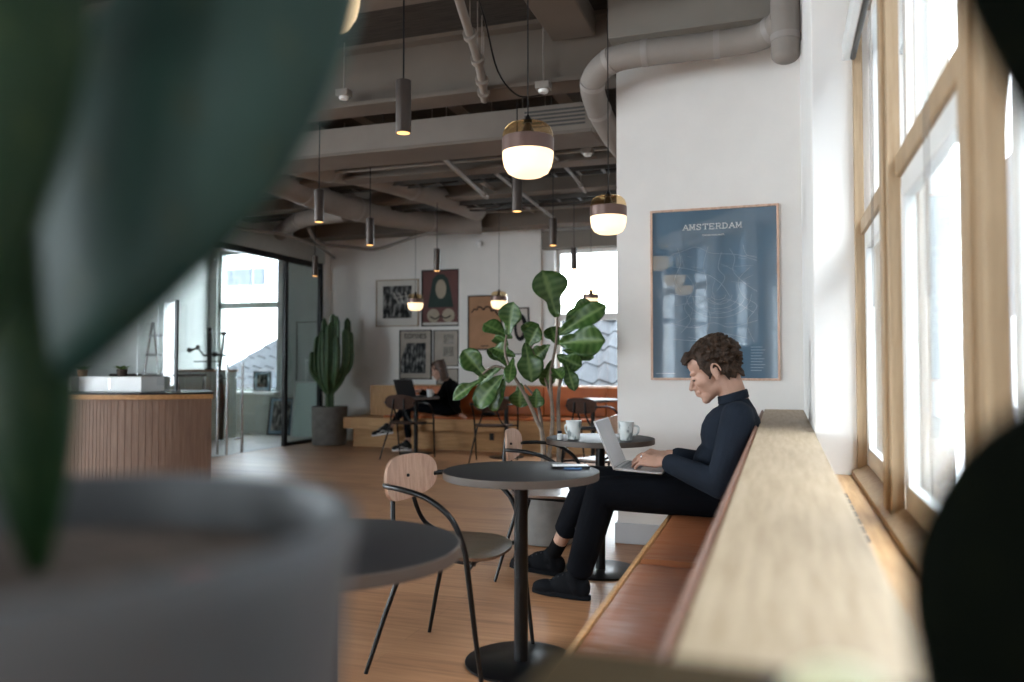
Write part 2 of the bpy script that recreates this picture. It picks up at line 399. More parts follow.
# back and left of the hall
BKW = [(-9.2,-7.7),(-7.4,-5.9),(-5.6,-4.1),(-3.8,-2.7)]
kb_ = MB().box(-9.6,-2.3,-5.3,-5.1,0,.45).box(-9.6,-2.3,-5.3,-5.1,3.15,CZ)
for a_, c_ in zip([-9.6]+[w_[1] for w_ in BKW], [w_[0] for w_ in BKW]+[-2.3]): kb_.box(a_,c_,-5.3,-5.1,.45,3.15)
struct(kb_, 'wall_back', 'wall')
for n, (a_, c_) in enumerate(BKW):
    root = sempty('window_%d' % (n+13), ((a_+c_)/2,-5.2,.45))
    MB().box(a_,a_+.05,-5.24,-5.16,.45,3.15).box(c_-.05,c_,-5.24,-5.16,.45,3.15).box(a_,c_,-5.24,-5.16,.45,.52).box(a_,c_,-5.24,-5.16,3.08,3.15).box(a_,c_,-5.25,-5.15,2.0,2.08).build('window_frame','winwood',root,True)
    MB().box(a_+.04,c_-.04,-5.202,-5.198,.5,3.1).build('pane','glass',root,True)
BWS = [(.25,1.15),(1.45,2.35),(2.65,3.55),(3.85,4.75)]
k_ = MB().box(-.1,5.3,0,.3,0,.75,BW).box(-.1,5.3,0,.3,3.2,CZ,BW)
for a_, c_ in zip([-.1]+[w_[1] for w_ in BWS], [w_[0] for w_ in BWS]+[5.3]): k_.box(a_,c_,0,.3,.75,3.2,BW)
struct(k_, 'wall_behind', 'wall')
for n, (a_, c_) in enumerate(BWS):
    root = sempty('window_%d' % (n+9), BW @ V(((a_+c_)/2,.1,.75)))
    MB().box(a_,a_+.05,.06,.14,.75,3.2,BW).box(c_-.05,c_,.06,.14,.75,3.2,BW).box(a_,c_,.06,.14,.75,.82,BW).box(a_,c_,.06,.14,3.13,3.2,BW).box(a_,c_,.05,.14,2.42,2.54,BW).build('window_frame','winwood',root,True)
    MB().box(a_+.04,c_-.04,.10,.104,.8,3.15,BW).build('pane','glass',root,True)
struct(MB().box(-9.6,-9.4,-5.3,-.4,0,CZ).box(-9.6,-9.4,4.8,11.7,0,CZ).box(-9.6,-9.4,-.4,4.8,0,.7).box(-9.6,-9.4,-.4,4.8,3.0,CZ), 'wall_left', 'wall_grey')
root = sempty('window_6', (-9.5, 2.2, .7)); f = MB()  # unseen window, added in the left wall to give ambient fill
for k in range(6): f.box(-9.53,-9.47,-.4+k*1.028-(.03 if k else 0),-.4+k*1.028+.03,.7,3.0)
f.box(-9.53,-9.47,-.4,4.8,.7,.76).box(-9.53,-9.47,-.4,4.8,2.94,3.0); f.build('window_frame','blackmetal',root,True)
MB().box(-9.505,-9.50,-.38,4.78,.72,2.98).build('pane','glass',root,True)
# picture wall, pier, far window
struct(MB().box(-6.60, -4.36, 10.75, 11.0, 0, CZ), 'wall_far', 'wall')
struct(MB().box(-6.74, -6.60, 10.62, 11.6, 0, CZ), 'wall_end', 'wall')
struct(MB().box(-4.37, -3.14, 10.55, 11.0, 0, CZ), 'wall_picture_pier', 'wall')
struct(MB().box(-3.14, .31, 10.62, 10.95, 0, .80).box(-3.14, .31, 10.62, 10.95, 2.80, CZ).box(-1.1, .31, 10.62, 10.95, .8, 2.80), 'wall_window', 'wall')
struct(MB().box(-3.14, -2.96, 10.60, 10.74, .80, 3.0), 'trim_5', 'sash', bevel=.004)
root = sempty('window_7', (-2.0, 10.8, .8)); f = MB()
f.box(-2.98,-2.91,10.72,10.8,.8,2.8).box(-1.15,-1.08,10.72,10.8,.8,2.8).box(-2.95,-1.1,10.72,10.8,.8,.86).box(-2.95,-1.1,10.70,10.8,2.70,2.82).box(-2.95,-1.1,10.70,10.8,1.77,1.86)
f.build('window_frame','sash',root,True,bevel=.004)
MB().box(-2.92,-1.14,10.76,10.765,.85,2.72).build('pane','glass',root,True)
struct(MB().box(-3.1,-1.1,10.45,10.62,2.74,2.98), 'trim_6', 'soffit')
# room behind the glass partition
struct(MB().box(-9.4,-9.25,11.4,11.65,0,CZ).box(-8.02,-6.6,11.4,11.65,0,CZ).box(-9.3,-8.0,11.4,11.65,0,.70).box(-9.3,-8.0,11.4,11.65,3.12,CZ), 'wall_entrance', 'wall_grey')
struct(MB().box(-9.25,-6.74,11.36,11.4,0,.66), 'trim_7', 'panel_grey')
struct(MB().box(-9.3,-7.95,11.22,11.44,.66,.70), 'trim_8', 'sash', bevel=.004)
root = sempty('window_8', (-8.6, 11.5, .7)); f = MB()
f.box(-9.26,-9.2,11.46,11.54,.7,3.12).box(-8.06,-8.0,11.46,11.54,.7,3.12).box(-9.26,-8.0,11.46,11.54,2.12,2.22).box(-9.26,-8.0,11.46,11.54,.7,.74).box(-9.26,-8.0,11.46,11.54,3.06,3.12).box(-8.62,-8.60,11.5,11.53,2.2,3.1)
f.build('window_frame','palegreen',root,True)
MB().box(-9.22,-8.04,11.50,11.505,.72,3.1).build('pane','glass',root,True)
# glass partition with pulls
gp = sempty('door_1', (-6.68, 8.6, 0)); f = MB()
PX = -6.68
f.box(PX-.03,PX+.03,9.66,9.72,0,2.64).box(PX-.03,PX+.03,10.56,10.62,0,2.64).box(PX-.03,PX+.03,6.2,10.62,2.62,2.70).box(PX-.03,PX+.03,9.7,10.6,0,.05)
f.build('door_frame','blackmetal',gp,True,bevel=.003)
MB().box(PX-.005,PX+.005,9.71,10.57,.05,2.62).build('pane','glass_grey',gp,True)
MB().box(PX-.006,PX+.006,8.52,9.64,.01,2.61).build('pane','glass',gp,True)
MB().box(PX-.006,PX+.006,6.95,8.50,.01,2.61).build('pane','glass',gp,True)
for dy in (8.66, 8.36):
    for s_ in ((.07,) if dy > 8.5 else (.07, -.07)):
        h = MB().tube([(PX+s_,dy,.02),(PX+s_,dy,1.17)],.017,12)
        for z in (.2,.98): h.tube([(PX,dy,z),(PX+s_,dy,z)],.01,8)
        if dy > 8.5:
            for z in (.2,.98): h.tube([(PX+s_,dy,z),(PX+s_,dy-.14,z)],.01,8)
        h.build('handle','chrome',gp,True)
struct(MB().box(PX-.06,PX+.06,-.3,10.62,2.70,CZ), 'wall_header', 'wall_grey')

# ceiling beams (painted steel / concrete)
def hbeam(y, z0, z1, wd, n, x0=-9.4, x1=-1.0):
    q = MB().box(x0,x1,y,y+wd,z0,z0+.03).box(x0,x1,y+wd*.4,y+wd*.6,z0+.03,z1-.03).box(x0,x1,y,y+wd,z1-.03,z1)
    struct(q,'trim_%d' % n,'beam')
hbeam(3.98, 3.26, CZ, .2, 10)
hbeam(5.12, 3.05, CZ, .24, 11, x1=-1.02)
hbeam(6.9, 2.98, 3.28, .22, 12, x1=.31)
hbeam(8.3, 3.05, 3.3, .2, 13, x1=.31)
struct(MB().box(-6.6,.31,9.75,10.1,2.95,3.34), 'trim_14', 'beam', bevel=.01)
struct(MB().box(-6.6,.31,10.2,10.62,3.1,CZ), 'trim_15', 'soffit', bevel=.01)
struct(MB().box(-9.4,-1.0,2.6,2.85,3.30,CZ), 'trim_16', 'beam', bevel=.01)
jn = 17
for x in (-8.0,-7.1,-6.2,-5.3,-4.4,-3.5,-2.6,-1.7):
    struct(MB().box(x,x+.12,5.4,10.3,3.28,CZ), 'trim_%d' % jn, 'beam'); jn += 1
struct(MB().box(-1.45,-1.15,2.85,5.15,3.34,CZ), 'trim_%d' % jn, 'beam', bevel=.01); jn += 1

# ceiling services
q = thing('ventilation_unit', 'long boxy grey-brown ventilation unit hanging below the ceiling beams', 'ventilation unit', (-2.8,5.55,2.8))
MB().box(-4.6,-1.24,5.47,5.84,2.80,3.02).build('casing','hvac',q,True,bevel=.006)
MB().box(-4.62,-1.25,5.455,5.855,2.795,2.82).box(-1.245,-1.225,5.455,5.855,2.79,3.03).build('flange','beam',q,True,bevel=.003)
g = MB()
for k in range(5): g.box(-1.75,-1.3,5.462,5.47,2.86+k*.028,2.873+k*.028)
g.build('grille','darkmetal',q,True)
for x in (-4.2,-3.0,-1.6): MB().tube([(x,5.66,3.0),(x,5.66,CZ)],.005,6).build('hanger','darkmetal',q,True)
def duct(label, pts, r, joints, jr=1.05, mat='duct'):
    pp = smoothpath(pts, 7); q = thing('air_duct', label, 'air duct', pp[0])
    MB().tube(pp, r, 28).build('pipe_run', mat, q, True)
    for j in joints:
        i = min(int(j*(len(pp)-1)), len(pp)-2); d = (pp[i+1]-pp[i]).normalized()
        MB().tube([pp[i]-d*.018, pp[i]+d*.018], r*jr, 28).build('joint_band', 'duct_joint', q, True)
    return q
duct('fat lagged duct crossing above the blue poster and turning down behind the wall edge',
     [(.03,4.62,3.07),(-.03,4.72,3.055),(-.16,4.78,3.04),(-.5,4.78,3.035),(-.85,4.78,3.035),(-1.02,4.82,3.01),(-1.13,4.95,2.93),(-1.12,5.25,2.80),(-1.08,5.8,2.72),(-1.0,6.6,2.70)],
     .078, (.12,.3,.42,.53,.66,.75))
duct('short vertical duct stub with rounded end high beside the pillar', [(.04,4.60,3.49),(.04,4.60,3.2),(.04,4.60,3.0),(.04,4.60,2.86)], .078, (.35,.8))
MB().ell((.04,4.60,2.86),(.078,.078,.05),None,28,12).build('end_cap','duct',bpy.data.objects['air_duct.001'],True)
duct('thick silver-brown round duct running back over the far bench', [(-5.4,4.6,3.02),(-4.9,5.6,2.99),(-4.75,6.6,2.98),(-4.75,7.6,2.97),(-4.6,8.6,2.98),(-4.1,9.5,3.0),(-3.7,9.7,3.0)], .14, (.3,.45,.6,.8))
duct('bulging flexible duct beside the thick round duct', [(-4.6,5.9,3.1),(-4.25,6.6,3.05),(-4.1,7.3,3.12),(-3.75,8.2,3.08),(-3.6,9.3,3.08)], .12, (.35,.7))
duct('square-bent duct leaving the thick duct towards the entrance', [(-4.9,8.3,2.96),(-5.6,8.5,2.96),(-6.1,8.9,2.96),(-6.5,9.3,2.96)], .10, (.4,))
def pipe(label, pts, r, mat='pipe', brackets=(), name='ceiling_pipe', cat='pipe', group=None, k=5):
    pp = smoothpath(pts, k); q = thing(name, label, cat, pp[0], 0, group)
    MB().tube(pp, r, 10).build('run', mat, q, True)
    for j in brackets:
        i = min(int(j*(len(pp)-1)), len(pp)-2); d = (pp[i+1]-pp[i]).normalized()
        MB().tube([pp[i]-d*.02, pp[i]+d*.02], r*1.6, 12).tube([pp[i],(pp[i].x,pp[i].y,CZ)],.004,6).build('bracket', mat, q, True)
pipe('pale painted pipe with couplings slanting down from the ceiling', [(-1.66,3.9,3.24),(-1.75,4.3,3.2),(-1.84,4.75,3.12),(-1.9,5.0,3.05),(-2.0,5.3,3.05)], .028, brackets=(.35,.5,.7,.85))
pipe('thin black cable looping beside the slanting pale pipe', [(-1.6,4.0,3.3),(-1.66,4.4,3.22),(-1.72,4.8,3.05),(-1.68,5.1,2.98),(-1.55,5.25,3.02)], .006, 'black', name='ceiling_cable', cat='cable')
pipe('straight sprinkler pipe crossing behind the ventilation unit', [(-9.0,6.3,3.1),(-5.0,6.3,3.1),(-1.0,6.3,3.1)], .022, brackets=(.3,.55,.7,.85))
pipe('slim pipe running front to back under the joists', [(-3.1,6.2,3.14),(-3.05,8.0,3.12),(-3.0,9.8,3.12)], .02, brackets=(.4,.8))
pipe('long pale conduit slanting towards the round ducts', [(-2.75,5.95,2.98),(-2.85,6.9,2.95),(-2.95,7.9,2.93)], .022, brackets=(.1,.9))
pipe('slim conduit along the far beam', [(-6.5,9.6,3.12),(-3.0,9.6,3.12),(-.5,9.6,3.12)], .018, brackets=(.4,.7))
pipe('hooked white drain pipe at the top of the picture wall', [(-5.6,8.6,2.86),(-5.62,8.9,2.72),(-5.4,9.4,2.72),(-5.2,9.7,2.74),(-4.6,9.75,2.9),(-4.2,9.7,2.92)], .022, k=8)
pipe('short bent pipe above the entrance glass', [(-6.1,7.6,3.0),(-6.15,7.9,2.8),(-5.9,8.5,2.78),(-6.1,9.6,2.8),(-6.2,10.2,2.72)], .022, k=8)
pipe('thin pale conduit crossing just behind the ventilation unit', [(-8.0,6.05,2.93),(-4.0,6.05,2.93),(-1.1,6.05,2.93)], .014, brackets=(.45,.7,.9))
pipe('thin pale conduit crossing before the middle beam', [(-8.0,6.75,3.02),(-4.0,6.75,3.02),(.2,6.75,3.02)], .013, brackets=(.5,.8))
pipe('grey cable bundle sagging between the far beams', [(-4.2,8.8,3.2),(-3.6,8.9,3.02),(-2.9,8.8,3.0),(-2.2,8.9,3.02),(-1.6,8.8,3.2)], .012, 'darkmetal', name='ceiling_cable', cat='cable')
pipe('short pale conduit running front to back above the fig tree', [(-1.9,6.1,3.0),(-1.9,7.3,3.0),(-1.95,8.2,2.98)], .016, brackets=(.2,.8))
pipe('short pale conduit running front to back above the orange picture', [(-2.6,7.2,3.0),(-2.65,8.4,3.0),(-2.7,9.6,3.0)], .018, brackets=(.3,.8))
for i, (y, z, lab) in enumerate(((7.55, 3.05, 'dark cable tray nearest the ventilation unit'), (8.62, 3.02, 'dark cable tray close to the far beam'))):
    q = thing('cable_tray', lab, 'cable tray', (-4, y, z))
    MB().box(-7.5,.2,y,y+.012,z,z+.05).box(-7.5,.2,y+.18,y+.192,z,z+.05).build('side_rail','darkmetal',q,True)
    r0_ = MB().box(-7.4,-7.37,y,y+.19,z,z+.008).build('rung','darkmetal',q,True)
    for k in range(1, 30): r_ = r0_.copy(); COL.objects.link(r_); r_.location.x = k*.25
    MB().tube([(-7.4,y+.07,z+.02),(-3,y+.1,z+.025),(.1,y+.06,z+.02)],.014,8).tube([(-7.4,y+.12,z+.02),(-3,y+.13,z+.025),(.1,y+.12,z+.02)],.01,8).build('cable','black',q,True)
# sprinkler-like ceiling junction boxes
for lab, p in (('small pale junction box above the left end of the ventilation unit',(-3.0,5.05,3.1)),('small pale junction box right of the black cable',(-1.5,5.1,3.0)),('small pale junction box just behind the ventilation unit',(-2.0,6.2,2.98)),
               ('small pale detector box over the fig tree',(-1.55,6.6,2.95))):
    q = thing('junction_box', lab, 'junction box', p); x,y,z = p
    MB().box(x-.05,x+.05,y-.04,y+.04,z,z+.05).build('housing','pipe',q,True,bevel=.006)
    MB().tube([(x,y,z+.05),(x,y,CZ if y<5.3 or y>6 else CZ)],.006,6).build('drop_rod','pipe',q,True)
    MB().lathe([(.03,-.02),(.035,-.01),(.035,.0)],16,(x,y,z)).build('sensor','sash',q,True)

# ============================================================ LAMPS
def globe(loc, label, R=.1):
    q = thing('globe_pendant_lamp', label, 'pendant lamp', loc, 0, 'globe pendant lamps over the tables')
    k = R/.1
    lo = [(.02,-.098),(.055,-.094),(.078,-.081),(.091,-.058),(.097,-.03),(.0985,.0)]
    MB().lathe([(a*k, b_*k) for a, b_ in lo], 40).build('glowing_bowl', 'opal', q)
    MB().lathe([(.0975*k,-.004*k),(.1*k,-.002*k),(.1*k,.050*k),(.0975*k,.052*k)], 40, cap=False).build('band', 'band', q)
    hi = [(.0985,.050),(.097,.068),(.090,.088),(.075,.103),(.05,.112),(.018,.114)]
    MB().lathe([(a*k, b_*k) for a, b_ in hi], 40, cap=False).build('amber_dome', 'amber', q)
    MB().lathe([(.085*k,.035*k),(.083*k,.042*k),(.03*k,.05*k),(.022*k,.085*k),(.01*k,.115*k)], 24).build('socket', 'bronze', q)
    MB().lathe([(.016*k,.110*k),(.018*k,.116*k),(.012*k,.130*k),(.005*k,.142*k)], 16).build('cord_grip', 'blackmetal', q)
    MB().tube([(0,0,.13*k),(0,0,CZ-loc[2])], .0028, 8).build('cord', 'blackmetal', q)
    return q
g0 = globe((-.914,2.896,1.966), 'largest-looking glowing globe pendant hanging over the nearest full table')
def globe2(loc, label): return dup(g0, loc, 0, label)
for loc, lab in (((-.883,4.25,1.955),'second glowing globe pendant, hanging beside the white wall edge'),
                 ((-.985,1.54,2.000),'globe pendant cut off by the top of the picture beside the big leaf'),
                 ((-4.36,9.1,1.93),'small glowing globe pendant hanging before the left-hand photograph'),
                 ((-3.17,8.9,1.91),'small glowing globe pendant hanging before the orange picture'),
                 ((-2.18,9.45,1.955),'small globe pendant hanging before the far tiled-roof window')):
    q = globe2(loc, lab)
    for c in list(q.children):
        if c.name.startswith('cord') and not c.name.startswith('cord_grip'):
            c.data = c.data.copy()
            zt = CZ-loc[2]
            for v in c.data.vertices:
                if v.co.z > .5: v.co.z = zt
sp0 = thing('spot_pendant', 'nearest and largest black tube spotlight hanging in front of the ceiling beams', 'spotlight', (-1.696,3.401,2.378), 0, 'black tube spotlights')
MB().lathe([(.034,-.12),(.036,-.125),(.037,-.12),(.037,.125),(.03,.127),(.004,.128)],28,cap=True).build('housing','bronze',sp0)
MB().lathe([(.001,-.1262),(.031,-.1262)],24).build('glowing_opening','bulb',sp0)
MB().tube([(0,0,.12),(0,0,1.166)],.0045,8).build('cord','blackmetal',sp0)
for loc, lab in (((-3.397,5.36,2.385),'black tube spotlight hanging beside the big leaf edge'),
                 ((-3.608,6.556,2.385),'black tube spotlight hanging below the round ducts'),
                 ((-1.792,5.417,2.379),'black tube spotlight half hidden behind the largest globe lamp'),
                 ((-1.997,7.1,2.383),'black tube spotlight hanging right of the largest globe lamp'),
                 ((-3.674,8.225,2.335),'black tube spotlight hanging above the maroon portrait picture'),
                 ((-5.479,8.564,2.378),'black tube spotlight hanging before the entrance glass'),
                 ((-2.271,8.972,2.385),'black tube spotlight hanging before the far window')):
    dup(sp0, loc, 0, lab)

# ============================================================ OUTSIDE
def tiled_roof(name, x0, x1, y0, y1, z0, z1, pitch_tile, rows, skew, q):
    q2 = MB(); nx = int((x1-x0)/pitch_tile*8); n = []
    L = math.hypot(y1-y0, z1-z0); cs, sn = (y1-y0)/L, (z1-z0)/L
    rws = []
    for r in range(rows):
        for e in (0, 1): rws.append(((r+e)/rows*L, .025*(1-e)))
    for d, lift in rws:
        for i in range(nx+1):
            x = x0+(x1-x0)*i/nx; ph = (x-x0)/pitch_tile*2*PI
            h = .038*(math.sin(ph)+.3*math.sin(2*ph)) + lift
            xs = x+skew*(d/L) * (1-(i/nx))
            n.append((xs, y0+cs*d-sn*h, z0+sn*d+cs*h))
    fs = [(j*(nx+1)+i, j*(nx+1)+i+1, (j+1)*(nx+1)+i+1, (j+1)*(nx+1)+i) for j in range(len(rws)-1) for i in range(nx)]
    q2.add(n, fs); return q2.build('tiled_roof', 'tile', q, True, angle=50)
q = thing('neighbouring_house', 'pale grey pan-tiled roof close outside the far window behind the fig tree', 'house', (-2.5, 12.2, -3))
tiled_roof('r', -5.2, 1.5, 12.0, 14.6, .30, 2.0, .33, 6, 0, q)
MB().box(-5.2,1.5,12.2,18,-3,.25).build('outer_wall','render',q,True)
MB().box(-5.3,1.6,14.5,14.75,1.95,2.12).build('ridge','tile',q,True,bevel=.04)
q = thing('neighbouring_house', 'white rendered house with small dark window and tiled roof beyond the entrance glass', 'house', (-11, 13, -3))
tiled_roof('r', -11.4, -7.0, 12.8, 15.0, .45, 1.72, .33, 6, .9, q)
MB().box(-16,-6.6,16.0,18,-3,7).box(-11.6,-7,13.2,16.1,-3,.42).build('outer_wall','render',q,True)
wd = MB().box(-13.1,-11.6,15.93,16.0,3.05,3.45).build('window_frame','brickg',q,True)
MB().box(-12.7,-12.2,15.90,15.94,3.08,3.42).build('pane','white',wd,True)
for v in wd.children[0].data.vertices: pass
q = thing('brick_building', 'grey brick building seen faintly through the nearer side window', 'building', (3.5, 11, -8))
MB().box(3.9,9,-4,19.8,-8,4.9).build('outer_wall','brickg',q,True)
bb = MB()
for k in range(5): bb.box(3.86,3.9,17.6-k*2.6,18.8-k*2.6,.4,2.0)
bb.build('window_band','render',q,True)

q = thing('brick_building', 'brick facade behind the viewer, seen only as a reflection in the poster glass', 'building', tuple(BW @ V((2,6,-8))))
MB().box(-8,11.9,6,7,-8,5.6,BW).box(12.4,40,6,7,-8,5.6,BW).build('outer_wall','brickg',q,True)

# ============================================================ OAK LEDGE AND LEATHER BENCH
lg = thing('oak_ledge', 'long pale oak ledge on top of the leather bench back', 'ledge', (.01, 2.7, 0))
MB().box(-.098,.125,.12,5.11,.852,.878).build('worktop','oak',lg,True,bevel=.003)
MB().box(-.075,.12,.14,5.10,0,.852).build('carcass','oak_sill',lg,True)
bn = thing('leather_bench', 'long built-in bench with brown leather seat cushions along the window', 'bench', (-.3, 2.7, 0))
MB().box(-.515,-.078,.6,5.105,.34,.405).box(-.515,-.498,.6,5.105,.40,.438).build('seat_frame','oak_x',bn,True,bevel=.003)
MB().box(-.44,-.078,.62,5.10,0,.34).build('plinth','oak_x',bn,True)
for y0, y1 in ((.6,.93),(.93,2.84),(2.84,4.1),(4.1,5.10)):
    n = 24; c = MB(); ny = 40
    def top(u, v):
        ex = min(1, min(u, 1-u)/.07); ey = min(1, min(v*(y1-y0), (1-v)*(y1-y0))/.025)
        return .418 + .036*math.sqrt(max(0, 1-(1-ex)**2))*math.sqrt(max(0, 1-(1-ey)**2)) + .003*noise.noise(V((u*3, (y0+v*(y1-y0))*5, 1)))
    vs = [(-.497+.39*i/n, y0+.003+(y1-y0-.006)*j/ny, top(i/n, j/ny)) for j in range(ny+1) for i in range(n+1)]
    fs = [(j*(n+1)+i, j*(n+1)+i+1, (j+1)*(n+1)+i+1, (j+1)*(n+1)+i) for j in range(ny) for i in range(n)]
    c.add(vs, fs); c.box(-.497,-.107,y0+.003,y1-.003,.405,.4185); c.build('seat_cushion','leather',bn,True)
    k = MB(); prof = [(-.175,.44),(-.170,.55),(-.152,.70),(-.136,.80),(-.128,.845),(-.118,.866),(-.104,.868),(-.099,.85),(-.080,.60),(-.080,.42)]
    vs = [(x, y, z) for y in (y0+.002, y1-.002) for x, z in prof]; m = len(prof)
    k.add(vs, [(i, (i+1) % m, m+(i+1) % m, m+i) for i in range(m)]+[tuple(range(m))[::-1], tuple(range(m, 2*m))])
    bk = k.build('back_cushion','leather',bn,True,bevel=.004)
    MB().tube([(-.112,y0+.002,.868),(-.112,y1-.002,.868)],.006,10).build('piping','leather_edge',bk,False)
    for ch in bk.children: ch.location = -bn.location

# ============================================================ TABLES
def table(loc, label, R=.302, H=.74):
    q = thing('round_cafe_table', label, 'table', loc, 0, 'round cafe tables')
    t = MB().lathe([(R-.004,H-.001),(R-.0005,H),(.001,H)][::-1]+[(R-.0005,H-.0005)],72,cap=False)
    t = MB().lathe([(R-.003,H-.004),(R-.003,H-.0005),(R-.005,H)],72); t.build('tabletop','tabletop',q)
    MB().lathe([(R-.01,H-.03),(R,H-.029),(R+.0005,H-.026),(R+.0005,H-.002),(R-.003,H-.0008)],72,cap=False).build('table_edge','table_edge',q)
    MB().lathe([(.001,H-.031),(R-.01,H-.030)],72,cap=False).lathe([(.11,H-.045),(.12,H-.03)],32).build('underside','black',q)
    MB().lathe([(.027,.012),(.027,H-.04)],28).build('column','black',q)
    MB().lathe([(.212,0),(.216,.003),(.216,.010),(.213,.012),(.03,.014)],64).build('base_plate','black',q)
    return q
T2 = table((-.96,2.95,0), 'round charcoal cafe table with a phone on it, beside the leather bench')
def table2(loc, label): return dup(T2, loc, 0, label)
table2((-.985,1.60,0), 'nearest round dark table, partly hidden behind the big grey pot')
table2((-.965,4.40,0), 'round cafe table with two mugs, behind the seated man')
table2((-4.50,9.42,0), 'small round table where the woman works, before the far bench')
table2((-3.25,9.40,0), 'empty round table before the far bench, behind the fig leaves')
table2((-2.15,9.40,0), 'round table under the far window, mostly hidden by the laptop and mugs')

# ============================================================ CHAIRS
def chair(loc, rz, label, ply='ply'):
    q = thing('cafe_chair', label, 'chair', loc, rz, 'bentwood and steel cafe chairs')
    def bf(u, v): return V((-.222+.75*u*u-.06*v+.35*v*v, u, .70+v))
    MB().disc_sheet(.205,.088,2.7,bf,.011).build('backrest',ply,q)
    def sf(u, v):
        x, y = u, v
        z = .452 + .16*y*y*(1 if x < .1 else .6) - .5*max(0, x-.10)**2*2.2 + .3*max(0, -x-.1)**2
        return V((x, y, z-.012))
    MB().disc_sheet(.205,.215,3.0,sf,.011).build('seat','ply_seat' if ply == 'ply' else ply,q)
    for s_ in (-1, 1):
        arm = smoothpath([(-.195,s_*.195,.69),(-.17,s_*.225,.692),(-.08,s_*.262,.69),(.03,s_*.275,.665),(.12,s_*.272,.60),(.165,s_*.266,.50),(.178,s_*.262,.42)],6)
        MB().tube(arm,.0105,10).ell((-.197,s_*.193,.69),(.013,.013,.013)).build('armrest','black',q)
        MB().tube([(.178,s_*.262,.42),(.205,s_*.256,.2),(.232,s_*.25,.0)],[.0105,.0095,.008],10).build('leg','black',q)
        MB().tube(smoothpath([(-.225,s_*.07,.74),(-.232,s_*.08,.62),(-.20,s_*.12,.50),(-.12,s_*.16,.445)],5),.0095,10).build('back_support','black',q)
        MB().tube([(-.12,s_*.17,.43),(-.19,s_*.215,.2),(-.245,s_*.25,0)],[.0105,.0095,.008],10).build('leg','black',q)
    MB().tube([(.178,-.262,.425),(.15,-.15,.425),(.15,.15,.425),(.178,.262,.425)],.009,8).tube([(-.13,-.16,.435),(.16,-.16,.42)],.008,8).tube([(-.13,.16,.435),(.16,.16,.42)],.008,8).tube([(-.12,-.17,.432),(-.12,.17,.432)],.008,8).build('under_frame','black',q)
    MB().ell((-.210,.0,.705),(.007,.007,.007)).build('screw','blackmetal',q)
    return q
CH = chair((-1.215,2.90,0), -.06, 'pale plywood chair with curved black steel arms at the phone table')
def chair2(loc, rz, label, ply=None):
    q = dup(CH, loc, rz, label)
    if ply:
        for c in q.children:
            if c.name.startswith(('seat', 'backrest')):
                c.data = c.data.copy(); c.data.materials[0] = M[ply]
    return q
chair2((-1.235,4.28,0), .12, 'pale plywood armchair facing the table with mugs')
chair2((-1.42,1.45,0), -.1, 'chair at the nearest table, mostly hidden behind the grey pot')
chair2((-4.36,8.90,0), 1.5, 'dark walnut chair at the woman\'s table with its back turned', 'ply_dark')
chair2((-3.22,8.85,0), 1.75, 'dark walnut chair behind the fig leaves near the far bench', 'ply_dark')
chair2((-2.02,8.75,0), 1.2, 'dark walnut chair below the tiled-roof window', 'ply_dark')
chair2((-1.28,5.95,0), 2.6, 'pale plywood chair showing only its edge behind the open laptop')

# ============================================================ THINGS ON THE TABLES
def mug(loc, rz, label, k=1, hm='ceramic'):
    q = thing('mug', label, 'mug', loc, rz, 'pale ceramic mugs')
    MB().lathe([(.028*k,0),(.031*k,.003),(.042*k,.098*k),(.0425*k,.1*k),(.040*k,.1*k),(.038*k,.094*k),(.029*k,.008),(.001,.008)],36).build('cup_body',hm,q)
    MB().tube(smoothpath([(.036*k,0,.078*k),(.062*k,0,.072*k),(.066*k,0,.05*k),(.055*k,0,.03*k),(.034*k,0,.026*k)],5),.005*k,8).build('handle',hm,q)
    MB().lathe([(.001,.085*k),(.0385*k,.085*k)],24,cap=False).build('coffee','soil',q)
    return q
mm, nt, bb_ = nodes('marbled_ceramic'); nz = noise_tex(nt, coords(nt, (1,1,.6)), 26, 4)
nt.links.new(ramp(nt, nz, [(.42, (.70,.72,.71)), (.52, (.62,.66,.65)), (.60, (.25,.28,.28))]), bb_.inputs['Base Color']); bb_.inputs['Roughness'].default_value = .3
M['marbled'] = mm
mg = mug((-1.085,4.27,.74), 2.6, 'white marbled mug standing nearer the fig tree', 1.02, 'marbled')
dup(mg, (-.80,4.30,.74), .3, 'white marbled mug standing half behind the open laptop screen')
mug((-4.27,9.34,.74), 1.0, 'small white cup beside the woman\'s dark laptop', .95)
q = thing('small_jar', 'tiny clear jar with a blue lid beside the marbled mug', 'jar', (-1.15,4.22,.74))
MB().lathe([(.014,0),(.015,.003),(.015,.03),(.010,.034)],20).build('jar_body','ceramic',q)
MB().lathe([(.012,.034),(.012,.046),(.010,.048)],20).build('lid','navy',q)
q = thing('phone', 'phone lying face up on the near round table edge', 'phone', (-.80,3.09,.7405), .35)
MB().box(-.075,.075,-.038,.038,0,.008).build('body','black',q,bevel=.003)
MB().box(-.070,.070,-.034,.034,.0082,.0088).build('screen','white',q)
q = thing('folded_cloth', 'small blue and white cloth lying half under the phone', 'cloth', (-.775,3.035,.7405), .2)
b_ = MB(); n=14
vs=[((i/n-.5)*.07,(j/n-.5)*.05,.003+.0015*math.sin(i*1.1)*math.cos(j*.9)) for j in range(n+1) for i in range(n+1)]+[((i/n-.5)*.07,(j/n-.5)*.05,0) for j in range(n+1) for i in range(n+1)]
o_=(n+1)**2
fs=[(j*(n+1)+i,j*(n+1)+i+1,(j+1)*(n+1)+i+1,(j+1)*(n+1)+i) for j in range(n) for i in range(n)]
fs+=[tuple(x+o_ for x in f[::-1]) for f in fs]
b_.add(vs,fs); M['bluecloth']=plain('blue_cloth',(.06,.14,.28),.9); b_.build('fabric','bluecloth',q)

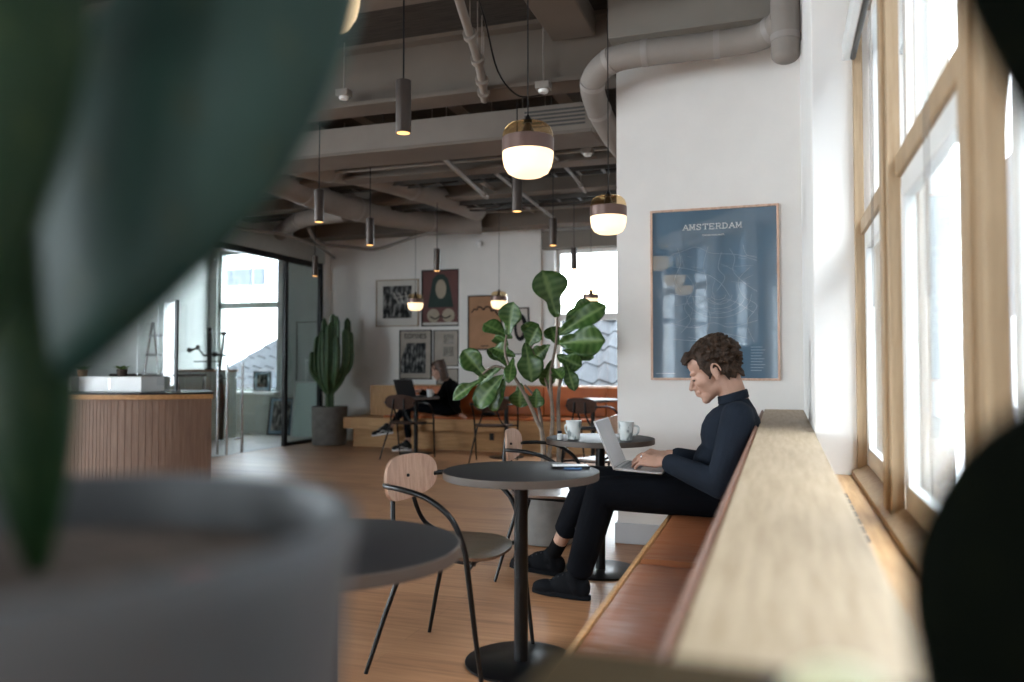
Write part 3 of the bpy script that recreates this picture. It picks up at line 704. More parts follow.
# ============================================================ PICTURES
def frame(name, label, x0, x1, z0, z1, y, fm, mat_, fw=.018, mount=.0, art='paper', cat='picture', depth=.022, group=None):
    cx, cz = (x0+x1)/2, (z0+z1)/2; q = thing(name, label, cat, (cx, y, z0), 0, group); W, H = x1-x0, z1-z0
    f = MB().box(-W/2,-W/2+fw,-depth,0,0,H).box(W/2-fw,W/2,-depth,0,0,H).box(-W/2+fw,W/2-fw,-depth,0,0,fw).box(-W/2+fw,W/2-fw,-depth,0,H-fw,H)
    f.build('frame',fm,q,bevel=.002)
    MB().box(-W/2+fw,W/2-fw,-depth*.5,-.001,fw,H-fw).build('mount' if mount else 'print',mat_,q)
    if mount: MB().box(-W/2+fw+mount,W/2-fw-mount,-depth*.5-.001,-depth*.5,fw+mount*1.1,H-fw-mount*.8).build('print',art,q)
    return q, W, H, -depth*.5
# poster with map
m, nt, b = nodes('glossy_blue_print'); b.inputs['Base Color'].default_value = (.075,.135,.195,1); b.inputs['Roughness'].default_value=.9
b.inputs['Coat Weight'].default_value = 1; b.inputs['Coat Roughness'].default_value = .015; b.inputs['Coat IOR'].default_value = 1.75
M['bluepint'] = m
M['mapline'] = plain('pale_map_line', (.30,.36,.42), .7); M['lettering'] = plain('white_lettering', (.75,.77,.78), .6)
q, W, H, dy = frame('map_poster', 'large oak-framed blue city map poster reading AMSTERDAM', -.79, -.005, 1.052, 2.137, 5.13, 'ply', 'bluepint', .014)
yl = dy-.0012
GL = {'A': [(0,0,.5,1),(1,0,.5,1),(.2,.36,.8,.36)], 'M': [(.08,0,.08,1),(.08,1,.5,.2),(.5,.2,.92,1),(.92,0,.92,1)], 'T': [(.5,0,.5,1),(.02,1,.98,1),(.02,1,.02,.8),(.98,1,.98,.8)],
      'E': [(.1,0,.1,1),(.1,1,.9,1),(.1,.5,.7,.5),(.1,0,.9,0),(.9,1,.9,.82),(.9,0,.9,.18)], 'D': [(.1,0,.1,1),(.1,1,.5,1),(.5,1,.88,.75),(.88,.75,.88,.25),(.88,.25,.5,0),(.5,0,.1,0)],
      'R': [(.1,0,.1,1),(.1,1,.65,1),(.65,1,.85,.85),(.85,.85,.85,.62),(.85,.62,.65,.48),(.65,.48,.1,.48),(.5,.48,.9,0)],
      'S': [(.85,.85,.65,1),(.65,1,.35,1),(.35,1,.15,.82),(.15,.82,.2,.62),(.2,.62,.8,.4),(.8,.4,.87,.2),(.87,.2,.65,0),(.65,0,.35,0),(.35,0,.12,.16),(.12,0,.12,.26),(.87,.74,.87,1)]}
SER = {'A': [(0,0),(1,0)], 'M': [(.08,0),(.92,0),(.08,1),(.92,1)], 'T': [(.5,0)], 'E': [(.1,0),(.1,1)], 'D': [(.1,0),(.1,1)], 'R': [(.1,0),(.1,1),(.9,0)], 'S': []}
def stroke(mb, x0, z0, x1, z1, w_, y, e=.0006):
    d = V((x1-x0, 0, z1-z0)); L = d.length
    if L < 1e-6: return
    d /= L; n_ = V((-d.z, 0, d.x))*w_/2; a = V((x0, y, z0))-d*w_*.35; c = V((x1, y, z1))+d*w_*.35; t = V((0, e, 0))
    mb.add([a-n_-t, c-n_-t, c+n_-t, a+n_-t, a-n_+t, c-n_+t, c+n_+t, a+n_+t], [(0,1,2,3),(7,6,5,4),(0,4,5,1),(1,5,6,2),(2,6,7,3),(3,7,4,0)])
mb = MB(); lw, lh, pitch = .031, .033, .0405; x = -.19+.006; zb = H-.135
for chh in 'AMSTERDAM':
    for (a, c, d, e_) in GL[chh]: stroke(mb, x+a*lw, zb+c*lh, x+d*lw, zb+e_*lh, .0052, yl)
    for (a, c) in SER[chh]: stroke(mb, x+(a-.2)*lw, zb+c*lh, x+(a+.2)*lw, zb+c*lh, .0036, yl)
    x += pitch
mb.build('title', 'lettering', q)
XZ = Matrix.Rotation(PI/2, 4, 'X')
text_mesh('THE NETHERLANDS', .015, Matrix.Translation((0, yl, H-.178)) @ XZ, 'subtitle', 'lettering', q)
rr = random.Random(4); ml = MB()
def mapcurve(pts, w_=.0022):
    pp = smoothpath([(a, yl, c) for a, c in pts], 4)
    for i in range(len(pp)-1): stroke(ml, pp[i].x, pp[i].z, pp[i+1].x, pp[i+1].z, w_, yl)
cx, cz = .03, H*.50
for k in range(5): mapcurve([(cx+math.cos(a)*(.04+.035*k)*1.1, cz-.01-abs(math.sin(a))*(.03+.028*k)) for a in [PI+PI*t/8 for t in range(9)]])
mapcurve([(-.25,.80),(-.18,.82),(-.10,.84),(-.02,.80),(.06,.79),(.15,.78),(.26,.74)]); mapcurve([(-.25,.72),(-.14,.70),(-.03,.66),(.05,.60),(.10,.52)])
mapcurve([(-.27,.55),(-.15,.53),(-.05,.52),(.02,.48),(.10,.50),(.24,.42)]); mapcurve([(-.26,.36),(-.12,.33),(0,.36),(.1,.33),(.26,.37)])
mapcurve([(-.25,.26),(-.1,.25),(.05,.29),(.2,.26)]); mapcurve([(-.03,.84),(-.06,.72),(-.04,.6),(-.06,.5),(-.02,.40),(-.05,.28)])
mapcurve([(.10,.82),(.13,.76),(.12,.68),(.19,.6),(.26,.55)]); mapcurve([(.18,.84),(.2,.78),(.26,.76)]); mapcurve([(-.22,.84),(-.2,.74),(-.24,.64),(-.2,.56)])
mapcurve([(.22,.70),(.15,.62),(.18,.52),(.26,.46),(.2,.36),(.24,.24)]); mapcurve([(-.16,.66),(-.12,.58),(-.18,.46),(-.14,.38),(-.2,.3)]); mapcurve([(.05,.80),(.03,.7),(.07,.64),(.02,.56)])
for k in range(34):
    a = rr.uniform(-.26,.22); c = rr.uniform(.27,.83); t = rr.choice((0,0,PI/2,.5,-.4))+rr.uniform(-.2,.2); l = rr.uniform(.03,.12)
    mapcurve([(a,c),(a+math.cos(t)*l*.5+rr.uniform(-.01,.01),c+math.sin(t)*l*.5),(min(.27,a+math.cos(t)*l),c+math.sin(t)*l)], .0014)
ml.build('map_lines', 'mapline', q)
t = MB()
for k in range(9): t.box(.22,.22+.09*(.7+.3*((k*37) % 5)/5),yl-.0005,yl+.0005,.06+k*.018,.0635+k*.018)
t.box(-.36,-.24,yl-.0005,yl+.0005,.04,.0435); t.build('small_print','mapline',q)
YW = 10.75
m, nt, b = nodes('canal_photo'); nz = noise_tex(nt, coords(nt, (5, 1, 2.2)), 3.2, 6)
nt.links.new(ramp(nt, nz, [(.40, (.006,.006,.006)), (.50, (.04,.04,.04)), (.60, (.24,.23,.22))]), b.inputs['Base Color']); b.inputs['Roughness'].default_value = .5; b.inputs['Specular IOR Level'].default_value = .1; M['bwphoto'] = m
m, nt, b = nodes('building_collage'); nz = noise_tex(nt, coords(nt, (9, 1, 3)), 3.0, 6)
nt.links.new(ramp(nt, nz, [(.42, (.006,.007,.008)), (.52, (.05,.05,.05)), (.64, (.24,.23,.22))]), b.inputs['Base Color']); b.inputs['Roughness'].default_value = .5; b.inputs['Specular IOR Level'].default_value = .1; M['collage'] = m
M['maroon'] = plain('maroon_print',(.12,.045,.04),.5,spec=.15); M['dkgreen'] = plain('dark_green_print',(.012,.028,.02),.5,spec=.15); M['cream'] = plain('cream_print',(.34,.28,.21),.5,spec=.15)
M['orangeprint'] = plain('orange_print',(.34,.175,.09),.5,spec=.15); M['beige'] = plain('beige_print',(.34,.29,.245),.5,spec=.15); M['framewood'] = wood('dark_frame_wood',(.006,.005,.004),(.014,.010,.009),spec=.1); M['lightframe']=wood('thin_oak_frame',(.25,.18,.11),(.33,.24,.15))
q, W, H, dy = frame('framed_photograph', 'oak-framed black and white street photograph with wide white mount', -5.80, -5.09, 1.722, 2.43, YW, 'lightframe', 'paper', .016, .10, 'bwphoto')
st = MB()
for a in (.0,.09,.19): stroke(st, -.06+a, H*.72, .02+a*.9, H*.5, .012, dy-.002)
stroke(st,-.05,H*.60,.22,H*.66,.01,dy-.002); st.build('railing_detail','paper',q)
q, W, H, dy = frame('framed_print', 'black-framed maroon print with a pale oval on dark green', -5.045, -4.44, 1.715, 2.552, YW, 'framewood', 'maroon', .02)
def flat(mb, pts, y): 
    n = len(pts); mb.add([(a, y-.0008, c) for a, c in pts]+[(a, y, c) for a, c in pts], [tuple(range(n)), tuple(range(n, 2*n))[::-1]]+[(i, (i+1) % n, n+(i+1) % n, n+i) for i in range(n)]); return mb
def oval(cx, cz, rx, rz, n=36, e=1): return [(cx+rx*math.cos(2*PI*k/n), cz+rz*math.sin(2*PI*k/n)*(1 if math.sin(2*PI*k/n) > 0 else e)) for k in range(n)]
flat(MB(), [(-.20,.28),(-.15,.55),(-.12,.70),(-.05,.77),(.05,.77),(.12,.70),(.16,.55),(.21,.28)], dy-.0005).build('green_shape','dkgreen',q)
flat(MB(), oval(.01,.55,.085,.14), dy-.0015).build('pale_oval','cream',q)
flat(flat(MB(), oval(-.11,.16,.10,.10), dy-.0015), oval(.13,.16,.10,.10), dy-.0015).build('round_shape','cream',q)
tb = MB(); tb.tube(smoothpath([(-.16,dy-.003,.15),(-.08,dy-.003,.11),(0,dy-.003,.15),(.09,dy-.003,.12),(.17,dy-.003,.16)],6),.010,6); tb.build('black_line','ink',q)
MB().box(-W/2+.02,W/2-.02,dy-.001,dy-.0002,.02,.06).build('pale_margin','paper',q)
q, W, H, dy = frame('framed_poster', 'black-framed grey poster with a heading over a jumble of buildings', -5.405, -4.878, .935, 1.668, YW, 'framewood', 'beige', .017)
flat(MB(), [(-.235,.09),(-.235,.30),(-.14,.54),(.0,.54),(.0,.50),(.02,.54),(.17,.54),(.17,.09)], dy-.001).build('building_print','collage',q)
text_mesh('tonies', .15, Matrix.Translation((0, dy-.001, H-.125)) @ XZ, 'heading', 'ink', q)
text_mesh('oost west thuis', .035, Matrix.Translation((0, dy-.001, .045)) @ XZ, 'footer', 'ink', q) if False else None
q, W, H, dy = frame('framed_page', 'thin-framed beige page with two grey text blocks beside the grey poster', -4.847, -4.45, 1.128, 1.66, YW, 'framewood', 'beige', .012)
tx = MB()
for k in range(8): tx.box(-.05,.12,dy-.0015,dy,.15+k*.018,.158+k*.018); tx.box(-.04,.12,dy-.0015,dy,.33+k*.018,.338+k*.018)
tx.build('text_block','bwphoto',q)
frame('framed_artwork', 'plain brown-grey framed panel hung low behind the woman', -4.80, -4.45, .86, 1.10, YW, 'framewood', 'beige', .012)
YP = 10.55
q, W, H, dy = frame('framed_print', 'black-framed orange print with a scalloped black line', -4.225, -3.71, 1.36, 2.135, YP, 'framewood', 'orangeprint', .018)
MB().tube(smoothpath([(-.20,dy,.53),(-.16,dy,.58),(-.12,dy,.57),(-.1,dy,.61),(-.05,dy,.60),(-.02,dy,.57),(.02,dy,.61),(.08,dy,.60),(.10,dy,.55),(.15,dy,.56),(.19,dy,.50),(.22,dy,.49)],5),.011,6).build('scalloped_line','ink',q)
MB().box(-.06,.06,dy-.001,dy,.05,.065).build('caption_line','ink',q)
q, W, H, dy = frame('framed_print', 'black-framed pale print with a black oval, half behind fig leaves', -3.655, -3.315, 1.29, 1.95, YP, 'framewood', 'paper', .016)
o_ = flat(MB(), oval(.05,.38,.10,.19), dy-.001).build('black_oval','ink',q); flat(MB(), oval(.04,.38,.045,.13), dy-.002).build('inner_oval','beige',q)

# ============================================================ FAR BENCH
fb = thing('orange_leather_bench', 'long oak bench with orange leather back under the picture wall', 'bench', (-4, 10.2, 0))
MB().box(-5.74,.25,9.97,10.5,0,.26).build('plinth','oak_x',fb,True,bevel=.003)
MB().box(-5.83,.25,9.86,10.5,.26,.418).build('seat_box','oak_x',fb,True,bevel=.004)
MB().box(-5.70,-5.24,10.38,10.54,.418,.855).build('back_panel','oak_v',fb,True,bevel=.003)
MB().box(-5.24,.25,10.44,10.54,.418,.845).build('back_board','oak_v',fb,True)
x = -5.235
for w_ in (.46,.86,.86,.86,.86,.86,.7):
    MB().box(x+.003,x+w_-.003,10.385,10.44,.46,.85).build('back_cushion','leather_far',fb,True,bevel=.012)
    MB().box(x+.003,x+w_-.003,9.90,10.385,.418,.455).build('seat_cushion','leather_far',fb,True,bevel=.010); x += w_
MB().box(-3.68,-3.62,9.955,9.972,.15,.24).build('socket_plate','black',fb,True,bevel=.003)
MB().box(-5.24,.25,10.44,10.545,.845,.865).build('cap_rail','oak_x',fb,True,bevel=.003)
q = thing('folded_bag', 'small flat black bag lying on the far bench beside the woman', 'bag', (-3.75,10.12,.456))
MB().ell((0,0,.03),(.11,.07,.03)).build('body','black',q); MB().tube(smoothpath([(-.05,0,.05),(-.03,-.02,.09),(.03,-.02,.09),(.05,0,.05)]),.006,8).build('strap','black',q)

# ============================================================ PEOPLE
def lerp(a, b, t): return V(a)+(V(b)-V(a))*t
def head_frame(O, yaw, pitch, k=1.0):
    F = V((math.cos(yaw)*math.cos(pitch), math.sin(yaw)*math.cos(pitch), -math.sin(pitch))); L = V((-math.sin(yaw), math.cos(yaw), 0)); U = F.cross(L)
    if U.z < 0: U = -U
    R = Matrix((F, L, U)).transposed()
    return (lambda f, l, u: V(O)+(F*f+L*l+U*u)*k), R
def head_prims(b, hp, R, k=1.0):
    E_ = lambda f, l, u, r: b.ell(hp(f, l, u), tuple(x*k for x in r), R, 20, 14)
    E_(-.012,0,.048,(.095,.075,.086)); E_(.030,0,.060,(.064,.066,.060))         # cranium, forehead
    E_(.042,0,-.012,(.054,.058,.075)); E_(.024,0,-.058,(.056,.050,.040))         # face, jaw
    E_(.076,0,-.094,(.021,.024,.019)); E_(.058,0,-.075,(.034,.036,.030))         # chin, lower face
    for s in (-1, 1):
        E_(.064,s*.036,-.018,(.026,.022,.024)); E_(.078,s*.030,.030,(.018,.024,.010))   # cheeks, brows
        E_(-.012,s*.073,-.004,(.016,.007,.028)); E_(-.006,s*.077,-.030,(.007,.006,.009))
        ring = [hp(-.014+.019*math.cos(t_)-.004, s*(.079+.006*(math.cos(t_) < 0)), .002+.031*math.sin(t_)) for t_ in [(-.42+1.5*i_/14)*PI for i_ in range(15)]]
        b.chain(ring, [.0046*k]*15, 8)
        E_(.083,s*.031,.009,(.0095,.0150,.0085))
        E_(.100,s*.011,-.034,(.010,.008,.008))
    b.cap(hp(.088,0,.022), hp(.118,0,-.027), .0085*k, .0110*k)
    b.cap(hp(.092,0,-.034), hp(.094,0,-.058), .014*k, .018*k)
    b.cap(hp(.094,-.016,-.056), hp(.094,.016,-.056), .0085*k); b.cap(hp(.091,-.013,-.070), hp(.091,.013,-.070), .0085*k)
def face_parts(q, hp, R, k=1.0):
    for s in (-1, 1):
        e = MB().ell(hp(.0835,s*.031,.0005), (.0078*k,.0115*k,.0050*k), R).build('eye','eye',q,True)
        MB().ell(hp(.0895,s*.032,-.001), (.0030*k,.0058*k,.0040*k), R).build('iris','iris',e,False)
        for ch in e.children: ch.location = -q.location
        MB().cap(hp(.096,s*.014,.026), hp(.084,s*.046,.028), .004*k, .003*k).build('eyebrow','hair',q,True)
        MB().cap(hp(.0945,s*.020,.003), hp(.084,s*.046,.001), .0024*k, .0020*k).build('eyelash','hair',q,True)
    MB().cap(hp(.1005,-.013,-.0565), hp(.1005,.013,-.0565), .0042*k).cap(hp(.0975,-.011,-.069), hp(.0975,.011,-.069), .0045*k).blob('lips','lip',q,.0025,2)
def hand(b, wrist, side, dirx, roll=0, k=1.0):
    """typing hand; dirx forward vector, thumb towards side (+1/-1 along left axis)"""
    F = V(dirx).normalized(); U = V((0,0,1)); L = U.cross(F).normalized(); U = F.cross(L)
    L, U = L*math.cos(roll)-U*math.sin(roll), U*math.cos(roll)+L*math.sin(roll)
    P = lambda f, l, u: V(wrist)+(F*f+L*l*side+U*u)*k
    R = Matrix((F, L, U)).transposed()
    b.ell(P(.050,0,.004), (.050*k,.040*k,.015*k), R, 18, 10).ell(P(.075,.0,.006),(.024*k,.040*k,.013*k), R, 16, 10).ell(P(.032,.026,-.004),(.034*k,.017*k,.014*k), R, 14, 10)
    b.cap(P(-.015,0,.002), P(.03,0,.004), .0235*k, .024*k)
    for i, (l, ln) in enumerate(((.030,.076),(.0105,.086),(-.0095,.080),(-.029,.062))):
        r = (.0088,.0088,.0085,.0075)[i]*k; sp = l*.22
        pts = [P(.080,l,.006), P(.080+ln*.46,l+sp*.5,.014), P(.080+ln*.74,l+sp*.8,-.001), P(.080+ln*.88,l+sp,-.018)]
        b.chain(pts, [r*1.12, r*1.04, r*.94, r*.82], 12)
    b.chain([P(.020,.030,-.004), P(.050,.054,-.010), P(.078,.060,-.016), P(.100,.054,-.022)], [.014*k,.0115*k,.0100*k,.0085*k], 12)

def shoe(q, heel, toe, mat_='shoe', tilt=0, stripe=False, solemat='sole', k=1.0):
    h, t = V(heel), V(toe); d = (t-h); L = d.length; F = d/L; W = V((-F.y, F.x, 0)).normalized(); U = F.cross(W)
    if U.z < 0: U = -U
    P = lambda f, l, u: h+F*f*L+W*l+U*u
    R = Matrix((F, W, U)).transposed()
    b = MB().ell(P(.15,0,.058),(.052,.040,.056),R).ell(P(.42,0,.052),(.095,.043,.052),R).ell(P(.74,0,.036),(.078,.046,.036),R).ell(P(.87,0,.032),(.045,.041,.030),R)
    b.cap(P(.20,0,.06), P(.25,0,.108), .047, .045).cap(P(.28,0,.10), P(.52,0,.075), .034, .034)
    o = b.blob('shoe', mat_, q, .0055, 5)
    s_ = MB(); n = 28; prof = []
    for i in range(n):
        a = 2*PI*i/n; c, s2 = math.cos(a), math.sin(a); f = .5+.53*c
        wd = (.043 if f > .5 else .036)*math.copysign(abs(s2)**.75, s2); prof.append((f, wd))
    vs = [P(f, l, u)-h+h for u in (0, .024) for f, l in prof]
    s_.add(vs, [tuple(range(n))[::-1], tuple(range(n, 2*n))]+[(i, (i+1) % n, n+(i+1) % n, n+i) for i in range(n)])
    so = s_.build('shoe_sole', solemat, o, False, bevel=.003); so.location = -q.location
    lc = MB()
    for i in range(4): lc.cap(P(.40+.08*i,-.024,.112-.012*i), P(.43+.08*i,.024,.112-.012*i), .004)
    l_ = lc.build('laces', 'white' if stripe else 'lace', o, False); l_.location = -q.location
    if stripe:
        for s in (-1, 1):
            sw = MB().tube(smoothpath([P(.10,s*.039,.040),P(.30,s*.043,.040),(P(.45,s*.043,.060)),P(.62,s*.046,.034),P(.74,s*.047,.032)],5),.0045,6).build('side_stripe','white',o,False)
            sw.location = -q.location
    return o

# ---- seated man
man = thing('person', 'young man with wavy dark hair in a navy sweater typing on his lap', 'person', (-.28, 3.87, 0))
hp, R = head_frame((-.300, 3.85, 1.112), PI, math.radians(24), 1.08); K = 1.08
sN, sF = V((-.185,3.675,.915)), V((-.235,4.055,.910)); eN, eF = V((-.255,3.60,.625)), V((-.30,4.09,.640))
wN, wF = V((-.500,3.725,.698)), V((-.500,4.00,.698))
hipN, hipF = V((-.28,3.785,.545)), V((-.28,3.955,.545)); kN, kF = V((-.82,3.775,.535)), V((-.925,3.99,.555))
aN, aF = V((-.955,3.835,.12)), V((-1.185,4.20,.115))
b = MB(); head_prims(b, hp, R, K)
b.cap((-.195,3.87,.93), hp(-.035,0,-.035), .060, .054).cap((-.185,3.87,.95), hp(-.055,0,-.01), .052, .050)
b.ell((-.215,3.87,.82),(.095,.145,.13)).ell((-.245,3.87,.66),(.090,.135,.13)).ell((-.26,3.87,.545),(.105,.150,.085)).cap(sN, sF, .045)
for s_, e_, w_, sd, tx in ((sN, eN, wN, 1, (-1,.12,-.02)), (sF, eF, wF, -1, (-1,-.10,0))):
    b.chain([s_, e_, w_], [.046,.030,.022]); hand(b, w_, -sd, tx, math.radians(30 if sd == 1 else 15), k=1.12)
for h_, k_, a_ in ((hipN, kN, aN), (hipF, kF, aF)):
    b.chain([h_, k_, a_], [.075,.052,.036])
    b.cap(a_-V((0,0,.02)), a_+V((-.05,0,-.07)), .030, .022)
b.blob('body', 'skin', man, .0042, 5)
face_parts(man, hp, R, K)
# hair: many overlapping locks melted together
rr = random.Random(11); b = MB()
b.ell(hp(-.022,0,.060),(.104*K,.084*K,.088*K),R)
for i in range(520):
    z = rr.uniform(-.75, 1); a = rr.uniform(-PI, PI); r = math.sqrt(max(0, 1-z*z)); f, l = r*math.cos(a), r*math.sin(a)
    if f > .28 and z < .38: continue
    if f > -.12 and z < .02: continue
    if z < -.55 and f > -.5: continue
    base = (-.022+f*.102, l*.083, .058+z*.090)
    sw = rr.uniform(.006, .020); t = rr.uniform(-1, 1)
    tip = (base[0]+f*.010-sw*.8, base[1]+l*.010+t*.012, base[2]+z*.008-sw*(.6 if z < .6 else -.1))
    b.cap(hp(*base), hp(*tip), rr.uniform(.008,.013)*K, rr.uniform(.004,.007)*K, 8)
for i in range(60):   # curly fringe standing off the forehead
    a = rr.uniform(-.9, .9); f0 = .055+rr.uniform(0,.020); u0 = rr.uniform(.085,.120)
    b.cap(hp(f0, a*.060, u0), hp(f0+rr.uniform(.012,.034), a*.064+rr.uniform(-.01,.01), u0-rr.uniform(-.004,.026)), .011*K, .005*K, 8)
for i in range(40):   # nape curls
    a = rr.uniform(-.9,.9); b.cap(hp(-.085,a*.06,rr.uniform(-.02,.02)), hp(-.100-rr.uniform(0,.014), a*.062, rr.uniform(-.065,-.02)), .011*K, .004*K, 8)
for s_ in (-1,1):
    for i in range(22): b.cap(hp(rr.uniform(-.02,.034), s_*.072, rr.uniform(.02,.05)), hp(rr.uniform(.010,.024), s_*.074, rr.uniform(-.022,.02)), .008*K, .003*K, 8)
    for i in range(30): b.cap(hp(rr.uniform(-.075,-.035), s_*rr.uniform(.055,.072), rr.uniform(-.02,.03)), hp(rr.uniform(-.085,-.045), s_*rr.uniform(.050,.066), rr.uniform(-.062,-.02)), .010*K, .004*K, 8)
b.blob('hair', 'hair', man, .0036, 1)
# sweater
b = MB()
b.ell((-.225,3.87,.82),(.142,.175,.150)).ell((-.262,3.87,.67),(.145,.168,.150)).ell((-.255,3.87,.56),(.128,.172,.085)).ell((-.175,3.87,.865),(.085,.155,.100))
b.cap(sN, sF, .066).ell((-.178,3.87,.925),(.070,.115,.050))
b.cap((-.190,3.87,.93),(-.212,3.868,.985), .074, .063)
for s_, e_, w_ in ((sN, eN, wN), (sF, eF, wF)):
    m1 = lerp(s_, e_, .5)+V((0,0,-.004)); b.chain([s_, m1, e_, lerp(e_, w_, .5), lerp(e_, w_, .93)], [.074,.070,.064,.056,.046], 18)
rr = random.Random(3)
for i in range(16):   # folds at elbow and waist
    t = i/15; p = lerp(eN, wN, t*.8); b.cap(p+V((.02,-.042,.02)), p+V((-.02,-.040,-.03)), .010, .006)
for i in range(9): b.cap((-.33+.02*i,3.70,.60+.012*i), (-.15,3.70+.0*i,.56+.022*i), .012, .010)
sw = b.blob('sweater', 'navy', man, .0058, 5)
c = MB(); ring = [V((-.213,3.868,.985))+V((.062*math.cos(a), .064*math.sin(a), .018*math.cos(a))) for a in [2*PI*k/24 for k in range(25)]]
c.tube(ring, .0095, 10).tube([p+V((-.002,0,.014)) for p in ring], .0085, 10).tube([p+V((-.004,0,.027))*1.0 for p in ring], .0075, 10)
c.blob('collar', 'navy', man, .004, 3)
# trousers
b = MB()
b.ell((-.265,3.87,.530),(.120,.165,.085))
for h_, k_, a_, cut in ((hipN, kN, aN, .90), (hipF, kF, aF, .60)):
    end = lerp(k_, a_, cut); b.chain([h_, lerp(h_, k_, .5), k_, lerp(k_, end, .45), end], [.100,.092,.080,.076,.064 if cut < .8 else .066], 20)
    d = (a_-k_).normalized(); b.tube([end-d*.05, end+d*.028], [.064,.062] if cut < .8 else [.067,.066], 20)
for i in range(8):
    b.cap(kN+V((.06+.03*i,-.068,.02)), kN+V((.02+.035*i,-.066,-.045)), .012, .007)
b.blob('trousers', 'trouser', man, .006, 4)
for k_, a_, t0 in ((kN, aN, .90), (kF, aF, .80)):
    MB().tube([lerp(k_,a_,t0), lerp(k_,a_,1.0), a_+V((-.02,0,-.04))], [.042,.040,.042], 20).build('sock','blackcloth',man,True)
shoe(man, (-.895,3.82,.004), (-1.195,3.885,.004)); shoe(man, (-1.125,4.20,.004), (-1.43,4.215,.03))
MB().tube([V(wN)+V((-.122,.010,.020))+V((0,.0102*math.cos(a),.0102*math.sin(a))) for a in [2*PI*k/16 for k in range(17)]], .0018, 6).build('ring','chrome',man,True)

def laptop(name, hinge, w_, depth, lidh, yaw, tilt, base_tilt, label, matb, scr):
    q = thing(name, label, 'laptop', hinge, yaw)
    ct, stt = math.cos(base_tilt), math.sin(base_tilt)
    B = Matrix.Rotation(base_tilt, 4, 'Y')
    MB().box(0,depth,-w_/2,w_/2,-.004,.009,B).build('base',matb,q,bevel=.003)
    kb = MB()
    for r in range(5):
        for c_ in range(13): kb.box(.020+r*.019,.036+r*.019,-w_/2+.022+c_*(w_-.044)/13,-w_/2+.022+(c_+.86)*(w_-.044)/13,.009,.0102,B)
    kb.build('keyboard','keys',q); MB().box(.128,depth-.010,-.05,.05,.009,.0095,B).build('trackpad','keys' if matb == 'darkpc' else 'alu',q)
    Lm = Matrix.Rotation(tilt, 4, 'Y')
    l = MB().box(-.007,0,-w_/2,w_/2,0,lidh,Lm).build('lid',matb,q,bevel=.002)
    MB().box(0,.0012,-w_/2+.007,w_/2-.007,.012,lidh-.007,Lm).build('screen',scr,l)
    MB().tube([(0,-w_*.35,.004),(0,w_*.35,.004)],.006,10).build('hinge','keys',q)
    return q
laptop('laptop', (-.745,3.865,.657), .315, .222, .245, 0, math.radians(-23), math.radians(3), 'open silver laptop on the seated man\'s lap', 'alu', 'screen')

# ---- seated woman far away
wo = thing('person', 'woman with long brown hair in black sitting on the far oak bench', 'person', (-4.3, 9.95, 0))
yw = math.radians(195)
hp, R = head_frame((-4.36, 9.86, 1.072), yw, math.radians(22), 1.0)
sA, sB = V((-4.17,9.80,.885)), V((-4.32,10.08,.885)); eA, eB = V((-4.10,9.72,.66)), V((-4.47,10.06,.68)); wA, wB = V((-4.03,9.78,.50)), V((-4.62,9.78,.795))
hA, hB = V((-4.24,9.86,.545)), V((-4.24,10.04,.545)); kA, kB = V((-4.76,9.66,.60)), V((-4.78,9.80,.655)); aA, aB = V((-4.72,9.66,.13)), V((-5.02,9.70,.30))
b = MB(); head_prims(b, hp, R)
b.cap((-4.27,9.92,.93), hp(-.03,0,-.03), .050, .046).ell((-4.25,9.94,.80),(.085,.125,.12)).ell((-4.25,9.95,.62),(.085,.12,.12))
for s_, e_, w_, tx, sd in ((sA,eA,wA,(.6,-.5,-.25),1),(sB,eB,wB,(-1,-.3,0),-1)): b.chain([s_,e_,w_],[.038,.030,.021]); hand(b, w_, sd, tx, k=.9)
for h_, k_, a_ in ((hA,kA,aA),(hB,kB,aB)): b.chain([h_,k_,a_],[.065,.045,.032]); b.cap(a_-V((0,0,.01)), a_+V((-.07,0,-.05)), .030, .024)
b.blob('body','skin',wo,.006,4); face_parts(wo, hp, R)
b = MB().ell(hp(-.018,0,.056),(.098,.082,.088),R)
rr = random.Random(5)
for i in range(170):
    a = rr.uniform(1.35, 2*PI-1.35); f, l = math.cos(a), math.sin(a); top = hp(-.02+f*.085, l*.070, .07+rr.uniform(-.03,.05))
    b.chain([top, hp(-.02+f*.078, l*.078, -.01), V(hp(-.02+f*.078, l*.078, -.01))+V((.028,.0,-.10-rr.uniform(0,.04)))], [.011,.009,.006], 8)
for i in range(30): s_ = rr.choice((-1,1)); b.chain([hp(.035,s_*.02,.135), hp(.072,s_*.055,.09), hp(.045,s_*.082,.02)],[.010,.008,.006],8)
b.blob('hair','hair_w',wo,.005,1)
b = MB().ell((-4.24,9.94,.80),(.135,.165,.15)).ell((-4.24,9.95,.64),(.135,.165,.15)).ell((-4.24,9.95,.55),(.115,.165,.08)).cap(sA,sB,.058).cap((-4.26,9.93,.92),(-4.285,9.915,.955),.06,.052)
for s_, e_, w_ in ((sA,eA,wA),(sB,eB,wB)): b.chain([s_,e_,lerp(e_,w_,.9)],[.068,.058,.042])
b.blob('sweater','blackcloth',wo,.007,4)
b = MB().ell((-4.25,9.95,.535),(.11,.165,.07))
for h_, k_, a_, cut in ((hA,kA,aA,.84),(hB,kB,aB,.74)): b.chain([h_,k_,lerp(k_,a_,cut)],[.086,.062,.045])
b.blob('trousers','trouser',wo,.007,4)
shoe(wo, (-4.68,9.655,.003), (-4.93,9.60,.003), 'black', stripe=True, solemat='white'); shoe(wo, (-4.98,9.71,.225), (-5.24,9.62,.185), 'black', stripe=True, solemat='white')
laptop('laptop', (-4.56,9.28,.745), .34, .22, .23, math.radians(72), math.radians(-20), 0, 'dark laptop open on the woman\'s small table', 'darkpc', 'keys')

